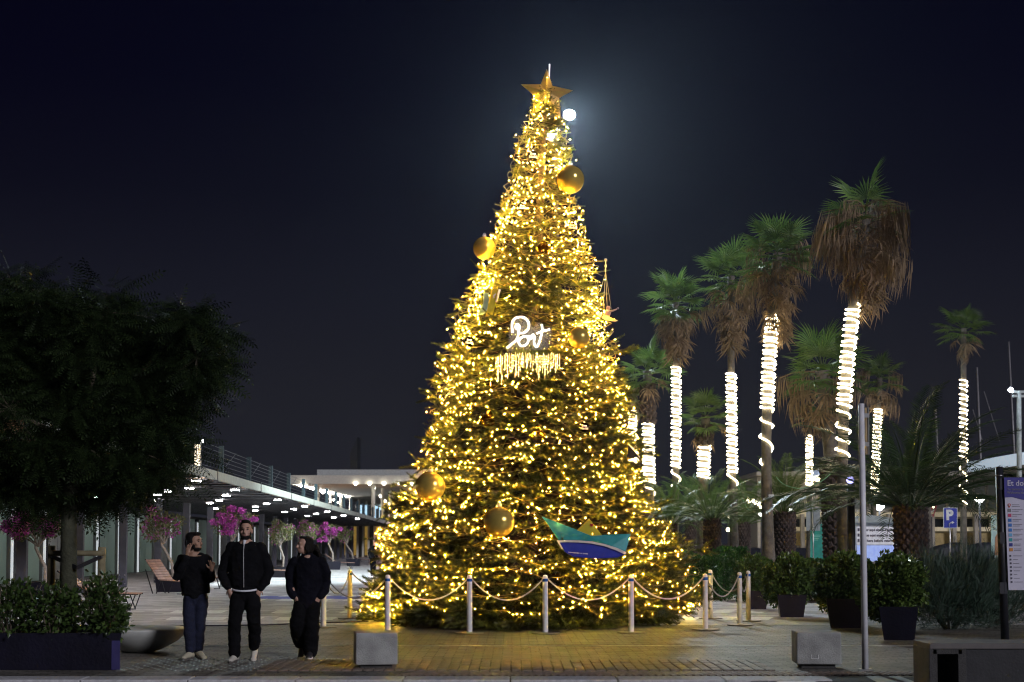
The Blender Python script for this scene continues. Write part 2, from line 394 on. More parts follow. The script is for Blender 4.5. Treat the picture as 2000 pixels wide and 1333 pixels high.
for k in range(-2, 8):
    Yf = 43.4 + 5.6 * k
    cpart(MB().cyl(PP(7.40, Yf, 3.68), PP(7.40, Yf + 2.8, 4.42), .009, n=5), 'railing_brace', m_dark)
bar = MB().box((0, 0, 0), (.27, .09, .028)).mesh('light_bar', m_bar)
def lamp_bar(L, Y):
    p = PP(L, Y, 3.31)
    addobj('light_bar', bar, can, p + off)
for L, ys in ((7.75, (41.2, 48.2, 59.3, 69.5, 81, 92, 104)), (9.0, (46.7, 53.9, 65, 75.5, 87, 99)), (10.3, (43, 49.5, 60, 70.5, 82, 94)),
              (11.4, (46, 53, 64, 78)), (12.9, (50, 60, 74)), (14.4, (45.5, 56))):
    for Y in ys: lamp_bar(L, Y)
for L, ys in ((7.75, (34, 29)), (9.0, (39, 33)), (10.3, (36,)), (12.6, (38,))):
    for Y in ys: lamp_bar(L, Y)
# ------------------------------------------------------------------ long building behind the canopy
wh = thing('warehouse', PP(16.6, 60, 0), 'low building of pale green panels with upright white light strips behind canopy columns', 'building')
offw = -PP(16.6, 60, 0)
def wpart(mb, name, m, **k): return mb.build(name, m, wh, loc=offw, **k)
wpart(pbox(MB(), 16.9, 18.0, 30, 156, 0, 3.18), 'wall', m_concd)
Y = 32.0; i = 0
while Y < 150:
    wpart(pbox(MB(), 16.60, 16.86, Y, Y + .12, 0, 2.85), 'fin', m_spanel)
    wpart(pbox(MB(), 16.52, 16.595, Y + .0, Y + .08, .05, 2.80), 'light_strip', m_strip)
    wpart(pbox(MB(), 16.62, 16.88, Y + .16, Y + .75, .02, 3.0), 'door_recess', m_glassd)
    g = m_gpanel if (i % 5) not in (1,) else m_spanel
    wpart(pbox(MB(), 16.72, 16.86, Y + .80, Y + 2.35, .04, 3.0), 'wall_panel', g)
    wpart(pbox(MB(), 16.72, 16.86, Y + 2.39, Y + 3.95, .04, 3.0), 'wall_panel', g)
    Y += 4.05; i += 1
# ------------------------------------------------------------------ far pavilion with the white roof
pv = thing('pavilion', at(720, 1075, 158), 'cream two storey pavilion with a wide flat roof on slender columns', 'building')
op = -pv.location
def vpart(mb, name, m, **k): return mb.build(name, m, pv, loc=op, **k)
Yp = 142
def pb(px0, px1, py0, py1, Ya, Yb, mb=None):
    a = at(px0, py1, Ya); b = at(px1, py0, Ya); mb = mb or MB()
    return mb.box(((a.x + b.x) / 2, (Ya + Yb) / 2, (a.z + b.z) / 2), (abs(b.x - a.x), Yb - Ya, abs(b.z - a.z)))
zs = at(700, 948, Yp).z
xl = at(563, 948, Yp).x; xr = 9.0
vpart(MB().box(((xl + xr) / 2, 190, zs + .55), (xr - xl, 96, .9)), 'roof', m_cream, bevel=.05)
x2 = at(612, 912, Yp).x
vpart(MB().box(((x2 + xr) / 2, 188, zs + 1.35), (xr - x2 - .2, 88, .62)), 'upper_roof', mat('roof_edge', (.5, .52, .5), .6))
vpart(MB().box(((x2 + xr) / 2 - .1, 188, zs + 1.02), (xr - x2, 90, .06)), 'roof_gap', m_dark)
zd = at(700, 1008, Yp).z
for i in range(9):
    Y = 143 + i * 9; X = at(729, 1000, 143).x + i * .12
    vpart(MB().cyl((X, Y, zd), (X, Y, zs + .1), .19, n=10), 'column', m_cream)
for i in range(8):
    Y = 150 + i * 10; X = at(616, 1000, 150).x + .3
    vpart(MB().cyl((X, Y, zd), (X, Y, zs + .1), .17, n=8), 'column', m_cream)
vpart(MB().box(((xl + xr) / 2, 192, (zd + .0) / 2), (xr - xl - 3, 80, zd - .1)), 'lower_floor', mat('lower_floor', (.10, .10, .11), .6))
for i in range(16):
    X = at(640 + i * 11, 1060, 150).x
    vpart(MB().box((X, 151.6, zd * .45), (.18, .5, zd * .9)), 'mullion', m_cream)
    if i % 2 == 0 or i > 7: vpart(MB().box((X + .34, 151.9, zd * .42), (.36, .1, zd * .72)), 'window', m_lit)
for i in range(14):
    X = at(706 + i * 9, 1000, 175).x
    vpart(MB().box((X, 170, zd + 1.0), (.40, .1, 1.7)), 'upper_window', m_cool if i % 3 else m_glassd)
dl = MB().sphere((0, 0, 0), .13, 8, 6).mesh('soffit_light', m_dot)
for px, py in ((595, 929), (697, 927), (724, 927), (752, 926), (780, 926), (806, 926), (623, 933), (630, 936), (652, 945), (659, 949), (665, 951), (731, 932), (743, 940), (752, 947), (760, 952), (764, 955)):
    Y = 143 if py < 931 else 143 + (py - 930) * 3.0
    p = at(px, py, Y); p.z = zs - .06 if py >= 931 else zs + .12; p.y = Y if py >= 931 else 141.9
    addobj('soffit_light', dl, pv, p + op)
bl = MB().box((0, 0, 0), (.4, 3.2, .1)).mesh('soffit_bar', m_bar)
for i in range(6): addobj('soffit_bar', bl, pv, Vector((xl + 1.0 + i * .12, 145 + i * 6.5, zs + .02)) + op)
for px, py in ((686, 957), (716, 957)): addobj('soffit_bar', bl, pv, at(px, py, 178) + op, (0, 0, R(90)))
# ------------------------------------------------------------------ far tower
tw = MB(); q = lambda px, py: ((at(px, py, 262)).x, (at(px, py, 262)).z)
tw.prism([q(683, 1050), q(697, 1050), q(697.5, 853), q(692, 868), q(684, 884)], (1, 0, 0), (0, 0, 1), (0, 1, 0), (0, 262, 0), 6)
tw.build('sail_tower', mat('tower_dark', (.012, .013, .018), .6), label='dark sail shaped tower far behind the pavilion roof', cat='tower')
# ================================================================== Christmas tree
TY = 27.4
prof = [(150, 1068, 1071), (185, 1052, 1083), (215, 1038, 1090), (250, 1022, 1102), (300, 1003, 1117), (350, 992, 1120), (400, 980, 1130), (450, 968, 1143), (500, 943, 1152),
        (560, 914, 1168), (600, 893, 1184), (650, 884, 1196), (700, 868, 1212), (750, 850, 1220), (800, 839, 1230), (850, 830, 1241), (900, 820, 1250),
        (950, 803, 1264), (1000, 772, 1288), (1050, 747, 1312), (1100, 728, 1335), (1150, 716, 1344), (1200, 716, 1338), (1213, 722, 1325)]
tz, tcx, trd = [], [], []
for py, l, r in prof:
    a, b = at(l, py, TY), at(r, py, TY); tz.append(a.z); tcx.append((a.x + b.x) / 2); trd.append((b.x - a.x) / 2)
tz, tcx, trd = np.array(tz[::-1]), np.array(tcx[::-1]), np.array(trd[::-1])
tz[0] = 0.0
def tC(z): return np.interp(z, tz, tcx)
def tR(z): return np.interp(z, tz, trd)
ZTOP = float(tz[-1])
def on_tree(px, py, out=0.0):
    """point on the camera side of the crown surface under a pixel, moved outwards by OUT"""
    p = at(px, py, TY); rr = float(tR(p.z)); dx = max(-.97, min(.97, (p.x - tC(p.z)) / max(rr, .05)))
    Y = TY - rr * math.sqrt(1 - dx * dx)
    p = at(px, py, Y); c = Vector((float(tC(p.z)), TY, p.z)); n = (p - c).normalized()
    q = at(px, py, Y - out); return q, n
base = Vector((float(tC(0)), TY, 0))
xt = thing('christmas_tree', base, 'tall fir Christmas tree covered in warm lights on the plaza', 'tree')
mb = MB(); zz = np.linspace(0, ZTOP, 14)
mb.loft([(float(tC(z)) - base.x, 0, z) for z in zz], [.20 * (1 - z / ZTOP) + .03 for z in zz], 12)
mb.build('trunk', m_bark, xt, True)
# branches: shoots carrying flat sprays of needles
CARVE = [(1114, 351, 29), (946, 485, 24), (1131, 660, 23), (841, 951, 31), (975, 1020, 32), (1041, 306, 11), (1020, 406, 9), (1117, 444, 10), (917, 668, 10), (882, 768, 10), (1141, 835, 10), (1061, 487, 15), (952, 822, 16), (1050, 850, 16),
         (1010, 650, 26), (1040, 655, 24), (1066, 655, 20), (1085, 1038, 14), (1120, 1050, 22), (1150, 1048, 30), (1185, 1055, 24), (1215, 1058, 16), (950, 590, 22)]
NB = 2150
zb = []
while len(zb) < NB:
    z = rng.uniform(.05, ZTOP * .985)
    if rng.random() < (tR(z) + .25) / 3.5: zb.append(z)
zb[:230] = list(rng.uniform(.04, .42, 230)); zb = np.array(zb); th = rng.uniform(0, 2 * np.pi, NB)
lump = lambda t, z: 1 + .05 * np.sin(3 * t + z * 2.1) + .045 * np.sin(7 * t - z * 5.3) + .04 * np.sin(11 * t + z * 9)
Rb = tR(zb) * lump(th, zb) * rng.uniform(.80, 1.06, NB) * np.where(rng.random(NB) < .10, 1.10, 1.0) * .955 - .04
Rb = np.maximum(Rb, .06)
droop = rng.uniform(-.02, .20, NB) * np.minimum(Rb, 1.6)
def bpt(i, t):
    r = Rb[i] * t; z = zb[i] + .25 * np.minimum(Rb[i], 1.2) * (1 - t) - droop[i] * t + .16 * np.minimum(Rb[i], 1) * t ** 3
    c = tC(np.clip(z, 0, ZTOP))
    return np.stack([c + r * np.cos(th[i]), TY + r * np.sin(th[i]), z], axis=-1)
tw_n = np.clip((5 + 6.0 * Rb), 7, 19).astype(int)
bi = np.repeat(np.arange(NB), tw_n); NT = len(bi)
tt = 1 - np.minimum(1, rng.uniform(0, 1, NT) ** 1.25 * np.minimum(1, 1.15 / Rb[bi])) * .72
p0 = bpt(bi, tt)
_d = p0[:, 1] * cp + (p0[:, 2] - HC) * sp_; _px = 1000 + F * p0[:, 0] / _d; _py = PY0 - F * (-p0[:, 1] * sp_ + (p0[:, 2] - HC) * cp) / _d
ok_ = np.ones(NT, bool)
for cx_, cy_, r_ in CARVE: ok_ &= ~((p0[:, 1] < TY + .1) & ((_px - cx_) ** 2 + (_py - cy_) ** 2 < (r_ + 5) ** 2))   # the ornaments press the twigs aside
bi, tt, p0 = bi[ok_], tt[ok_], p0[ok_]; NT = len(bi)
p1 = bpt(bi, tt + .05); dirb = norm(p1 - p0)
side = np.where(rng.random(NT) < .5, 1, -1) * rng.uniform(.15, 1.15, NT)
tan = np.stack([-np.sin(th[bi]), np.cos(th[bi]), np.zeros(NT)], 1)
td = norm(dirb * np.cos(side)[:, None] + tan * np.sin(side)[:, None] + np.stack([np.zeros(NT), np.zeros(NT), rng.normal(.03, .42, NT)], 1))
tl = rng.uniform(.17, .36, NT) * np.clip(.45 + Rb[bi] * .33, .45, 1.15)
vt = []; ft = []
def tri(a, b, c): n = len(vt); vt.extend([a, b, c]); ft.append((n, n + 1, n + 2))
for i in range(13):
    x = .01 + i * .076
    for s_ in (-1, 1):
        ln = .19 * (1 - .04 * i) * random.uniform(.85, 1.15); zz_ = random.uniform(-.03, .07)
        tri((x, 0, 0), (x + .060, 0, 0), (x + .11 + ln * .5, s_ * ln, zz_))
    tri((x, -.01, 0), (x + .05, .012, 0), (x + .13, random.uniform(-.06, .06), .15))
tri((.90, -.02, 0), (.90, .02, 0), (1.08, 0, .01))
tri((0, -.018, -.004), (0, .018, -.004), (1.0, 0, -.004))
Mx = axes(td, rng.uniform(-1.5, 1.5, NT)) * tl[:, None, None]
V, Fq = scatter(vt, ft, Mx, p0)
keep = np.ones(len(Fq), bool)
V[:, 2] = np.maximum(V[:, 2], .02)
V -= np.array(base)
m_fir = mat('fir_needles', (.045, .052, .009), .5, col2=(.19, .20, .028), island=.6, scale=1.6, transl=.15)
addobj('foliage', np_mesh('foliage', V, Fq, m_fir), xt)
mb = MB()
for i in range(0, NB, 1):
    ps = bpt(np.full(4, i), np.array([.0, .4, .7, .9])) - np.array(base)
    mb.loft([tuple(p) for p in ps], [.018, .012, .007, .003], 3, False)
me = bpy.data.meshes.new('branch'); me.from_pydata(mb.v, [], mb.f); me.materials.append(mat('twig_bark', (.045, .036, .022), .9)); addobj('branch', me, xt, kind='stuff')
# ------------------------------------------------------------------ fairy lights wound round the tree
pts = []; z = .22; a = 0.0
fl = thing('fairy_light_string', base, 'string of warm white fairy lights wound round the whole fir tree', 'fairy lights')
path = []
while z < ZTOP - .25:
    r = max(.05, tR(z) * lump(a, z) * .965 + .0)
    zz_ = z + .07 * math.sin(a * 5 + z) + .05 * math.sin(a * 13.0) + .03 * math.sin(a * 29)
    path.append((tC(z) + (r + .03 * math.sin(a * 17)) * math.cos(a), TY + (r + .03 * math.sin(a * 17)) * math.sin(a), zz_))
    step = .062 / max(r, .10); a += step
    pitch = .235 if z < 3.2 else (.205 if z < 6.0 else .20)
    if 3.3 < z < 4.1: pitch = .30
    z += pitch * step / (2 * math.pi)
path = np.array(path)
# a second, looser set wound the other way
z = .3; a = 1.3; path2 = []
while z < ZTOP - .15:
    r = max(.05, tR(z) * lump(a, z) * .94)
    path2.append((tC(z) + r * math.cos(a), TY + r * math.sin(a), z + .22 * math.sin(a * 3.1 + z * 2) + .1 * math.sin(a * 7.7)))
    step = .075 / max(r, .10); a -= step; z += (.33 if z < 6 else .34) * step / (2 * math.pi)
path2 = np.array(path2)
mb = MB()
for pa, st in ((path, 3), (path2, 3)):
    q = pa[::st] - np.array(base)
    mb.loft([tuple(p) for p in q], .0042, 3, False)
me = bpy.data.meshes.new('cable'); me.from_pydata(mb.v, [], mb.f); me.materials.append(mat('cable_green', (.26, .22, .07), .5)); addobj('cable', me, fl)
B = np.concatenate([path, path2]); B = B[rng.random(len(B)) < .62]
dens = .5 + .5 * np.sin(B[:, 2] * 5.2 + .7 * np.sin(B[:, 0] * 3.1 + 1)) * np.sin(B[:, 0] * 2.2 + B[:, 2] * 1.3)
B = B[rng.random(len(B)) < .30 + .75 * dens]
B = B + rng.normal(0, .035, B.shape)
outd = norm(np.stack([B[:, 0] - tC(B[:, 2]), B[:, 1] - TY, np.zeros(len(B))], 1))
B += outd * (np.where(rng.random(len(B)) < .28, rng.uniform(-.42, -.1, len(B)), rng.uniform(-.14, .05, len(B))) + np.clip(.9 - B[:, 2], 0, .7) * .22)[:, None]
_d = B[:, 1] * cp + (B[:, 2] - HC) * sp_; _px = 1000 + F * B[:, 0] / _d; _py = PY0 - F * (-B[:, 1] * sp_ + (B[:, 2] - HC) * cp) / _d
ok_ = ~((B[:, 1] < TY - .4) & (_px > 980) & (_px < 1090) & (_py > 606) & (_py < 692)); B = B[ok_]; outd = outd[ok_]
bd = norm(outd * .4 + rng.normal(0, .6, B.shape) + np.array([0, 0, -.5]))
ov = [(1, 0, 0), (-1, 0, 0), (0, .55, 0), (0, -.55, 0), (0, 0, .55), (0, 0, -.55)]
of = [(0, 2, 4), (0, 4, 3), (0, 3, 5), (0, 5, 2), (1, 4, 2), (1, 3, 4), (1, 5, 3), (1, 2, 5)]
bs = .0038 + .0060 * rng.random(len(B)) ** 1.6
V, Fq = scatter(ov, of, axes(bd) * bs[:, None, None], B - np.array(base))
m_bulb = mat('warm_bulb', (.9, .8, .5), .4, emit=(1.0, .54, .05), es=1250.0)
n = m_bulb.node_tree; g_ = n.nodes.new('ShaderNodeNewGeometry'); p_ = n.nodes.new('ShaderNodeMath'); p_.operation = 'POWER'; p_.inputs[1].default_value = 1.8; k2 = n.nodes.new('ShaderNodeMath'); k2.operation = 'MULTIPLY_ADD'; k2.inputs[1].default_value = 5800.0; k2.inputs[2].default_value = 330.0
n.links.new(g_.outputs['Random Per Island'], p_.inputs[0]); n.links.new(p_.outputs[0], k2.inputs[0]); n.links.new(k2.outputs[0], n.nodes['Principled BSDF'].inputs['Emission Strength'])
addobj('bulb', np_mesh('bulb', V, Fq, m_bulb), fl, kind='stuff')
print('bulbs', len(B), 'twigs', NT)
# ------------------------------------------------------------------ star on the top
m_glit = bpy.data.materials.new('gold_glitter'); m_glit.use_nodes = True
n = m_glit.node_tree; b = n.nodes['Principled BSDF']; b.inputs['Base Color'].default_value = (.62, .49, .20, 1); b.inputs['Metallic'].default_value = .6; b.inputs['Roughness'].default_value = .3
t_ = n.nodes.new('ShaderNodeTexCoord'); vo = n.nodes.new('ShaderNodeTexVoronoi'); vo.inputs['Scale'].default_value = 55; bp = n.nodes.new('ShaderNodeBump'); bp.inputs['Strength'].default_value = 1; bp.inputs['Distance'].default_value = .05
n.links.new(t_.outputs['Object'], vo.inputs['Vector']); n.links.new(vo.outputs['Color'], bp.inputs['Height']); n.links.new(bp.outputs[0], b.inputs['Normal'])
st = thing('star_topper', at(1067, 186, TY), 'five pointed gold glitter star on the tip of the fir tree', 'star')
c = at(1067, 183, TY); pts = []
tips = [(1068, 135), (1119, 177), (1095, 236), (1038, 226), (1017, 165)]
inn = [(1079, 168), (1092, 192), (1066, 210), (1046, 190), (1056, 165)]
vs = []; 
for i in range(5):
    p = at(*tips[i], TY); vs.append(p - st.location); p = at(*inn[i], TY); vs.append(p - st.location)
cf = c - st.location + Vector((0, -.14, 0)); cb = c - st.location + Vector((0, .14, 0))
mb = MB(); mb.add(vs + [cf, cb], [(i, (i + 1) % 10, 10) for i in range(10)] + [((i + 1) % 10, i, 11) for i in range(10)])
mb.build('star_body', m_glit, st)
MB().cyl(at(1071, 215, TY) - st.location + Vector((0, .05, 0)), at(1073, 124, TY) - st.location + Vector((0, .05, 0)), .018, n=8).build('mounting_rod', m_steel, st)
# ------------------------------------------------------------------ baubles
m_goldm = mat('gold_mirror', (.88, .64, .15), .16, .62, var=.06, scale=3)
def bauble(px, py, rpx, label, m=m_goldm, out=None):
    r = rpx * TY / F
    q, n_ = on_tree(px, py, 0); q2 = at(px, py, q.y - r * .75 - .12)
    r = rpx * q2.y / F
    o = thing('bauble', q2, label, 'bauble', 'large gold baubles on the fir tree')
    MB().sphere((0, 0, 0), r, 32, 20).build('ball', m, o, True)
    MB().cyl((0, 0, r * .98), (0, 0, r * 1.14), r * .16, n=12).build('cap', m_steel, o)
    lp = [(r * .1 * math.cos(t), 0, r * 1.2 + r * .1 * math.sin(t)) for t in np.linspace(0, 2 * math.pi, 13)]
    MB().loft(lp, r * .02, 5, False).build('hanging_loop', m_steel, o)
    return o
bauble(1114, 351, 28, 'topmost large gold mirror bauble on the upper right of the fir tree')
bauble(946, 485, 23, 'gold mirror bauble on the left edge of the fir above the neon sign')
bauble(1131, 660, 22, 'gold mirror bauble just right of the glowing neon word')
bauble(841, 951, 30, 'large gold mirror bauble on the left edge low on the fir')
bauble(975, 1020, 31, 'large gold mirror bauble left of the paper boat, lowest on the fir')
m_dg = mat('dark_globe', (.012, .011, .008), .08, .0, var=.2, coat=1.0)
m_let = mat('white_lettering', (.85, .83, .75), .5)
def globe(px, py, rpx, label):
    q, n_ = on_tree(px, py, .06); r = rpx * q.y / F
    o = thing('lettered_globe', q, label, 'bauble', 'small dark globes with white writing')
    MB().sphere((0, 0, 0), r, 24, 14).build('ball', m_dg, o, True)
    MB().cyl((0, 0, r * .97), (0, 0, r * 1.15), r * .18, n=10).build('cap', m_steel, o)
    me = text_mesh('lettering', 'Bon\nNadal', r * .62, m_let, .0, 'CENTER', r * .02, .8)
    for v in me.vertices:
        x, zz_ = v.co.x, v.co.y + r * .04
        d = Vector((x, -math.sqrt(max(.02 * r * r, r * r - x * x - zz_ * zz_)), zz_)).normalized() * r * 1.03
        v.co = d
    addobj('lettering', me, o)
globe(1041, 306, 11, 'small dark globe with white writing near the top, below the star')
globe(1020, 406, 9, 'small dark globe with white writing left of the topmost gold bauble, lower')
globe(1117, 444, 9, 'small dark lettered globe near the right edge below the topmost gold bauble')
globe(917, 668, 10, 'small dark lettered globe left of the neon word')
globe(882, 768, 10, 'small dark lettered globe at the left edge halfway down the fir')
globe(1141, 835, 10, 'small dark lettered globe in the right half of the fir, halfway down')
m_bell = mat('gold_bell', (.62, .42, .09), .25, 1.0, var=.1)
def bell(px, py, rpx, tilt, label):
    q, n_ = on_tree(px, py, .08); r = rpx * q.y / F
    o = thing('bell_ornament', q, label, 'bell', 'gold bells hung on the fir tree'); o.rotation_euler = (R(-38), tilt, 0)
    MB().lathe([(.02 * r, 1.5 * r), (.3 * r, 1.45 * r), (.48 * r, 1.2 * r), (.58 * r, .7 * r), (.72 * r, .25 * r), (1.0 * r, 0), (1.02 * r, -.05 * r), (.95 * r, -.04 * r), (.66 * r, .25 * r), (.5 * r, .7 * r), (.3 * r, 1.25 * r), (.02 * r, 1.35 * r)], n=24).build('bell_body', m_bell, o, True)
    MB().sphere((0, 0, -.02 * r), .2 * r, 10, 8).build('clapper', m_bell, o, True)
    MB().loft([(.14 * r * math.cos(t), 0, 1.62 * r + .14 * r * math.sin(t)) for t in np.linspace(0, 2 * math.pi, 12)], .03 * r, 5, False).build('ring', m_bell, o)
bell(1061, 487, 14, R(0), 'gold bell hanging below the topmost gold bauble, highest of the bells')
bell(952, 822, 15, R(12), 'gold bell tilted in the left half of the fir below the neon sign')
bell(1050, 850, 15, R(-4), 'gold bell in the middle of the fir, right of the tilted bell')
# ------------------------------------------------------------------ neon word on its board, with the light curtain below
m_neon = mat('neon_tube', (1, 1, 1), .4, emit=(1.0, .90, .76), es=4.5)
q, _ = on_tree(1040, 660, .28); NY = q.y
nb = thing('neon_sign', at(1040, 665, NY), 'glowing white neon script word on the front of the fir tree', 'neon sign')
on = -nb.location
acr = bpy.data.materials.new('acrylic_board'); acr.use_nodes = True
n = acr.node_tree; n.nodes.remove(n.nodes['Principled BSDF'])
tb = n.nodes.new('ShaderNodeBsdfTransparent'); tb.inputs[0].default_value = (.86, .86, .86, 1); db = n.nodes.new('ShaderNodeBsdfTranslucent'); db.inputs[0].default_value = (.9, .82, .7, 1); d2 = n.nodes.new('ShaderNodeBsdfDiffuse'); d2.inputs[0].default_value = (.9, .82, .7, 1)
m1 = n.nodes.new('ShaderNodeMixShader'); m2 = n.nodes.new('ShaderNodeMixShader'); m1.inputs[0].default_value = .5; m2.inputs[0].default_value = .2
n.links.new(db.outputs[0], m1.inputs[1]); n.links.new(d2.outputs[0], m1.inputs[2]); n.links.new(tb.outputs[0], m2.inputs[1]); n.links.new(m1.outputs[0], m2.inputs[2]); n.links.new(m2.outputs[0], n.nodes['Material Output'].inputs[0])
bo = [(992, 690), (996, 630), (1005, 617), (1020, 614), (1034, 620), (1040, 640), (1048, 632), (1056, 628), (1066, 640), (1078, 636), (1078, 672), (1070, 682), (1030, 684), (1010, 680)]
mb = MB(); mb.prism([((at(x, y, NY)).x, (at(x, y, NY)).z) for x, y in bo[::-1]], (1, 0, 0), (0, 0, 1), (0, 1, 0), (on.x, NY + .07 + on.y, on.z), .01)
mb.build('backing_board', acr, nb)
def spline(pts, n=8):
    P_ = [Vector(p) for p in pts]; out = []
    for i in range(len(P_) - 1):
        a, b, c, d = P_[max(i - 1, 0)], P_[i], P_[i + 1], P_[min(i + 2, len(P_) - 1)]
        for k_ in range(n):
            t = k_ / n; out.append(.5 * ((2 * b) + (c - a) * t + (2 * a - 5 * b + 4 * c - d) * t * t + (3 * b - a - 3 * c + d) * t ** 3))
    return out + [P_[-1]]
def tube(name, pts, dy=0.0, r=.017):
    mb = MB(); mb.loft(spline([at(x, y, NY + dy) + on for x, y in pts]), r, 8); mb.build(name, m_neon, nb, True)
tube('letter_p', [(990, 680), (1000, 672), (1010, 662), (1013, 648), (1014, 638), (1010, 634), (1007, 639), (1011, 643), (1016, 638)])
tube('letter_p_bowl', [(1001, 650), (1000, 634), (1004, 624), (1013, 620), (1024, 621), (1032, 630), (1032, 642), (1024, 650), (1016, 651)], -.03)
tube('letter_o', [(1036, 658), (1026, 657), (1017, 661), (1013, 669), (1018, 676), (1027, 674), (1032, 666), (1030, 658)], -.05)
tube('letter_r', [(1030, 660), (1037, 662), (1041, 654), (1044, 659), (1043, 668), (1045, 676)], -.02)
tube('letter_t', [(1058, 634), (1059, 646), (1056, 660), (1052, 672), (1048, 678), (1044, 674)], -.03)
tube('letter_t_bar', [(1048, 652), (1058, 648), (1074, 644)], -.06)
lc = thing('light_curtain', at(1030, 690, NY), 'fringe of hanging light strands under the neon word', 'fairy lights')
oc = -lc.location
strand = mat('strand_wire', (.6, .5, .3), .4, emit=(1, .66, .26), es=.9)
def in_gap(x): return 1026 < x < 1046
mbw = MB(); B2 = []
for i in range(46):
    x = 968 + i * 2.75 + random.uniform(-1, 1); y0 = 690 + random.uniform(-2, 5) + (0 if x > 985 else 4); ln = random.uniform(22, 50) * (.55 if in_gap(x) else 1)
    if x > 1066: ln *= .75
    dyy = random.uniform(-.06, .1) + abs(x - 1035) * .0015
    mbw.cyl(at(x, y0, NY + dyy) + oc, at(x + random.uniform(-1.5, 1.5), y0 + ln, NY + dyy) + oc, .0042, n=4)
    for k_ in range(int(ln / 5)):
        if random.random() < .6: B2.append(at(x + random.uniform(-.6, .6), y0 + 3 + k_ * 5, NY + dyy - .01) + oc)
mbw.build('strand', strand, lc, kind='stuff')
B2 = np.array([tuple(p) for p in B2]); V, Fq = scatter(ov, of, axes(rng.normal(0, .2, B2.shape) + np.array([0, 0, -1.])) * np.full((len(B2), 1, 1), .007), B2)
addobj('bulb', np_mesh('curtain_bulb', V, Fq, mat('curtain_bulb', (1, .9, .6), .4, emit=(1, .70, .26), es=30.0)), lc, kind='stuff')
# ------------------------------------------------------------------ paper boats and other ornaments
m_teal = mat('teal_paper', (.03, .30, .30), .55, var=.16, scale=5, bump=.15, bscale=12); m_yel = mat('yellow_paper', (.62, .52, .03), .55, var=.1, scale=5)
m_hull = mat('blue_hull', (.03, .045, .40), .45, var=.12); m_gun = mat('gunwale', (.72, .66, .66), .5); m_red = mat('red_heart', (.45, .02, .03), .5)
q, _ = on_tree(1145, 1060, .12); BY = q.y
pbt = thing('paper_boat', at(1145, 1080, BY), 'big folded boat with teal sides, blue hull and yellow sail on the fir', 'boat')
ob = -pbt.location
def plate(name, pts, m, th, dy=0.0, parent=pbt, o=None, Y=None, **k):
    o = ob if o is None else o; Y = BY if Y is None else Y
    mb = MB(); pp = [((at(x, y, Y)).x, (at(x, y, Y)).z) for x, y in pts[::-1]]
    mb.prism(pp, (1, 0, 0), (0, 0, 1), (0, 1, 0), (o.x, Y + dy + o.y, o.z), th); return mb.build(name, m, parent, **k)
plate('sail', [(1127, 1036), (1151, 1013), (1178, 1048), (1160, 1056)], m_yel, .02, .06)
def heart(cx, cy, s): 
    return [(cx + s * .8 * 16 * math.sin(t) ** 3 / 16, cy - s * (13 * math.cos(t) - 5 * math.cos(2 * t) - 2 * math.cos(3 * t) - math.cos(4 * t)) / 16) for t in np.linspace(0, 2 * math.pi, 20, endpoint=False)]
plate('heart', heart(1156, 1026, 4.2), m_red, .012, .045)
# folded teal side: slightly bent sheet, front and back
def fold(pts, ys, m, name, th=.02):
    mb = MB(); f_ = [at(x, y, BY + d) + ob for (x, y), d in zip(pts, ys)]; b_ = [p + Vector((0, th, 0)) for p in f_]; n_ = len(pts)
    mb.add(f_ + b_, [tuple(range(n_)), tuple(range(2 * n_ - 1, n_ - 1, -1))] + [(i, (i + 1) % n_, n_ + (i + 1) % n_, n_ + i) for i in range(n_)]); return mb.build(name, m, pbt)
fold([(1058, 1009), (1155, 1047), (1165, 1058), (1091, 1055), (1082, 1040)], [.12, .0, -.10, -.06, .0], m_teal, 'side_fold')
fold([(1165, 1058), (1155, 1047), (1232, 1043), (1222, 1078), (1195, 1067)], [-.10, .0, .14, .04, -.04], m_teal, 'side_fold')
fold([(1060, 1010), (1156, 1046), (1230, 1043), (1222, 1076), (1150, 1070), (1090, 1055)], [.34, .30, .36, .30, .28, .30], m_teal, 'back_side')
hp = [(1090, 1056), (1105, 1055.5), (1130, 1056), (1155, 1058), (1180, 1063), (1205, 1071), (1222, 1079)]
low = [(1219, 1083), (1203, 1075.5), (1179, 1067), (1154, 1062), (1130, 1060), (1106, 1059.5), (1093, 1060)]
plate('gunwale', hp + low, m_gun, .10, -.16)
plate('hull', low[::-1] + [(1205, 1089), (1165, 1091), (1120, 1088), (1103, 1078)], m_hull, .34, -.13)
plate('bow_trim', [(1087, 1056), (1090, 1056), (1099, 1072), (1096, 1072)], m_gun, .06, -.17)
mbt = MB()
for i in range(16):
    if i in (9, 11): continue
    x = 1111 + i * 2.4; h = random.choice((1.2, 1.8, 2.2)); p = at(x, 1079 + i * .22, BY - .135) + ob
    mbt.box(p, (.012 + .004 * (i % 3), .006, h * .0095))
mbt.build('lettering', m_gun, pbt)
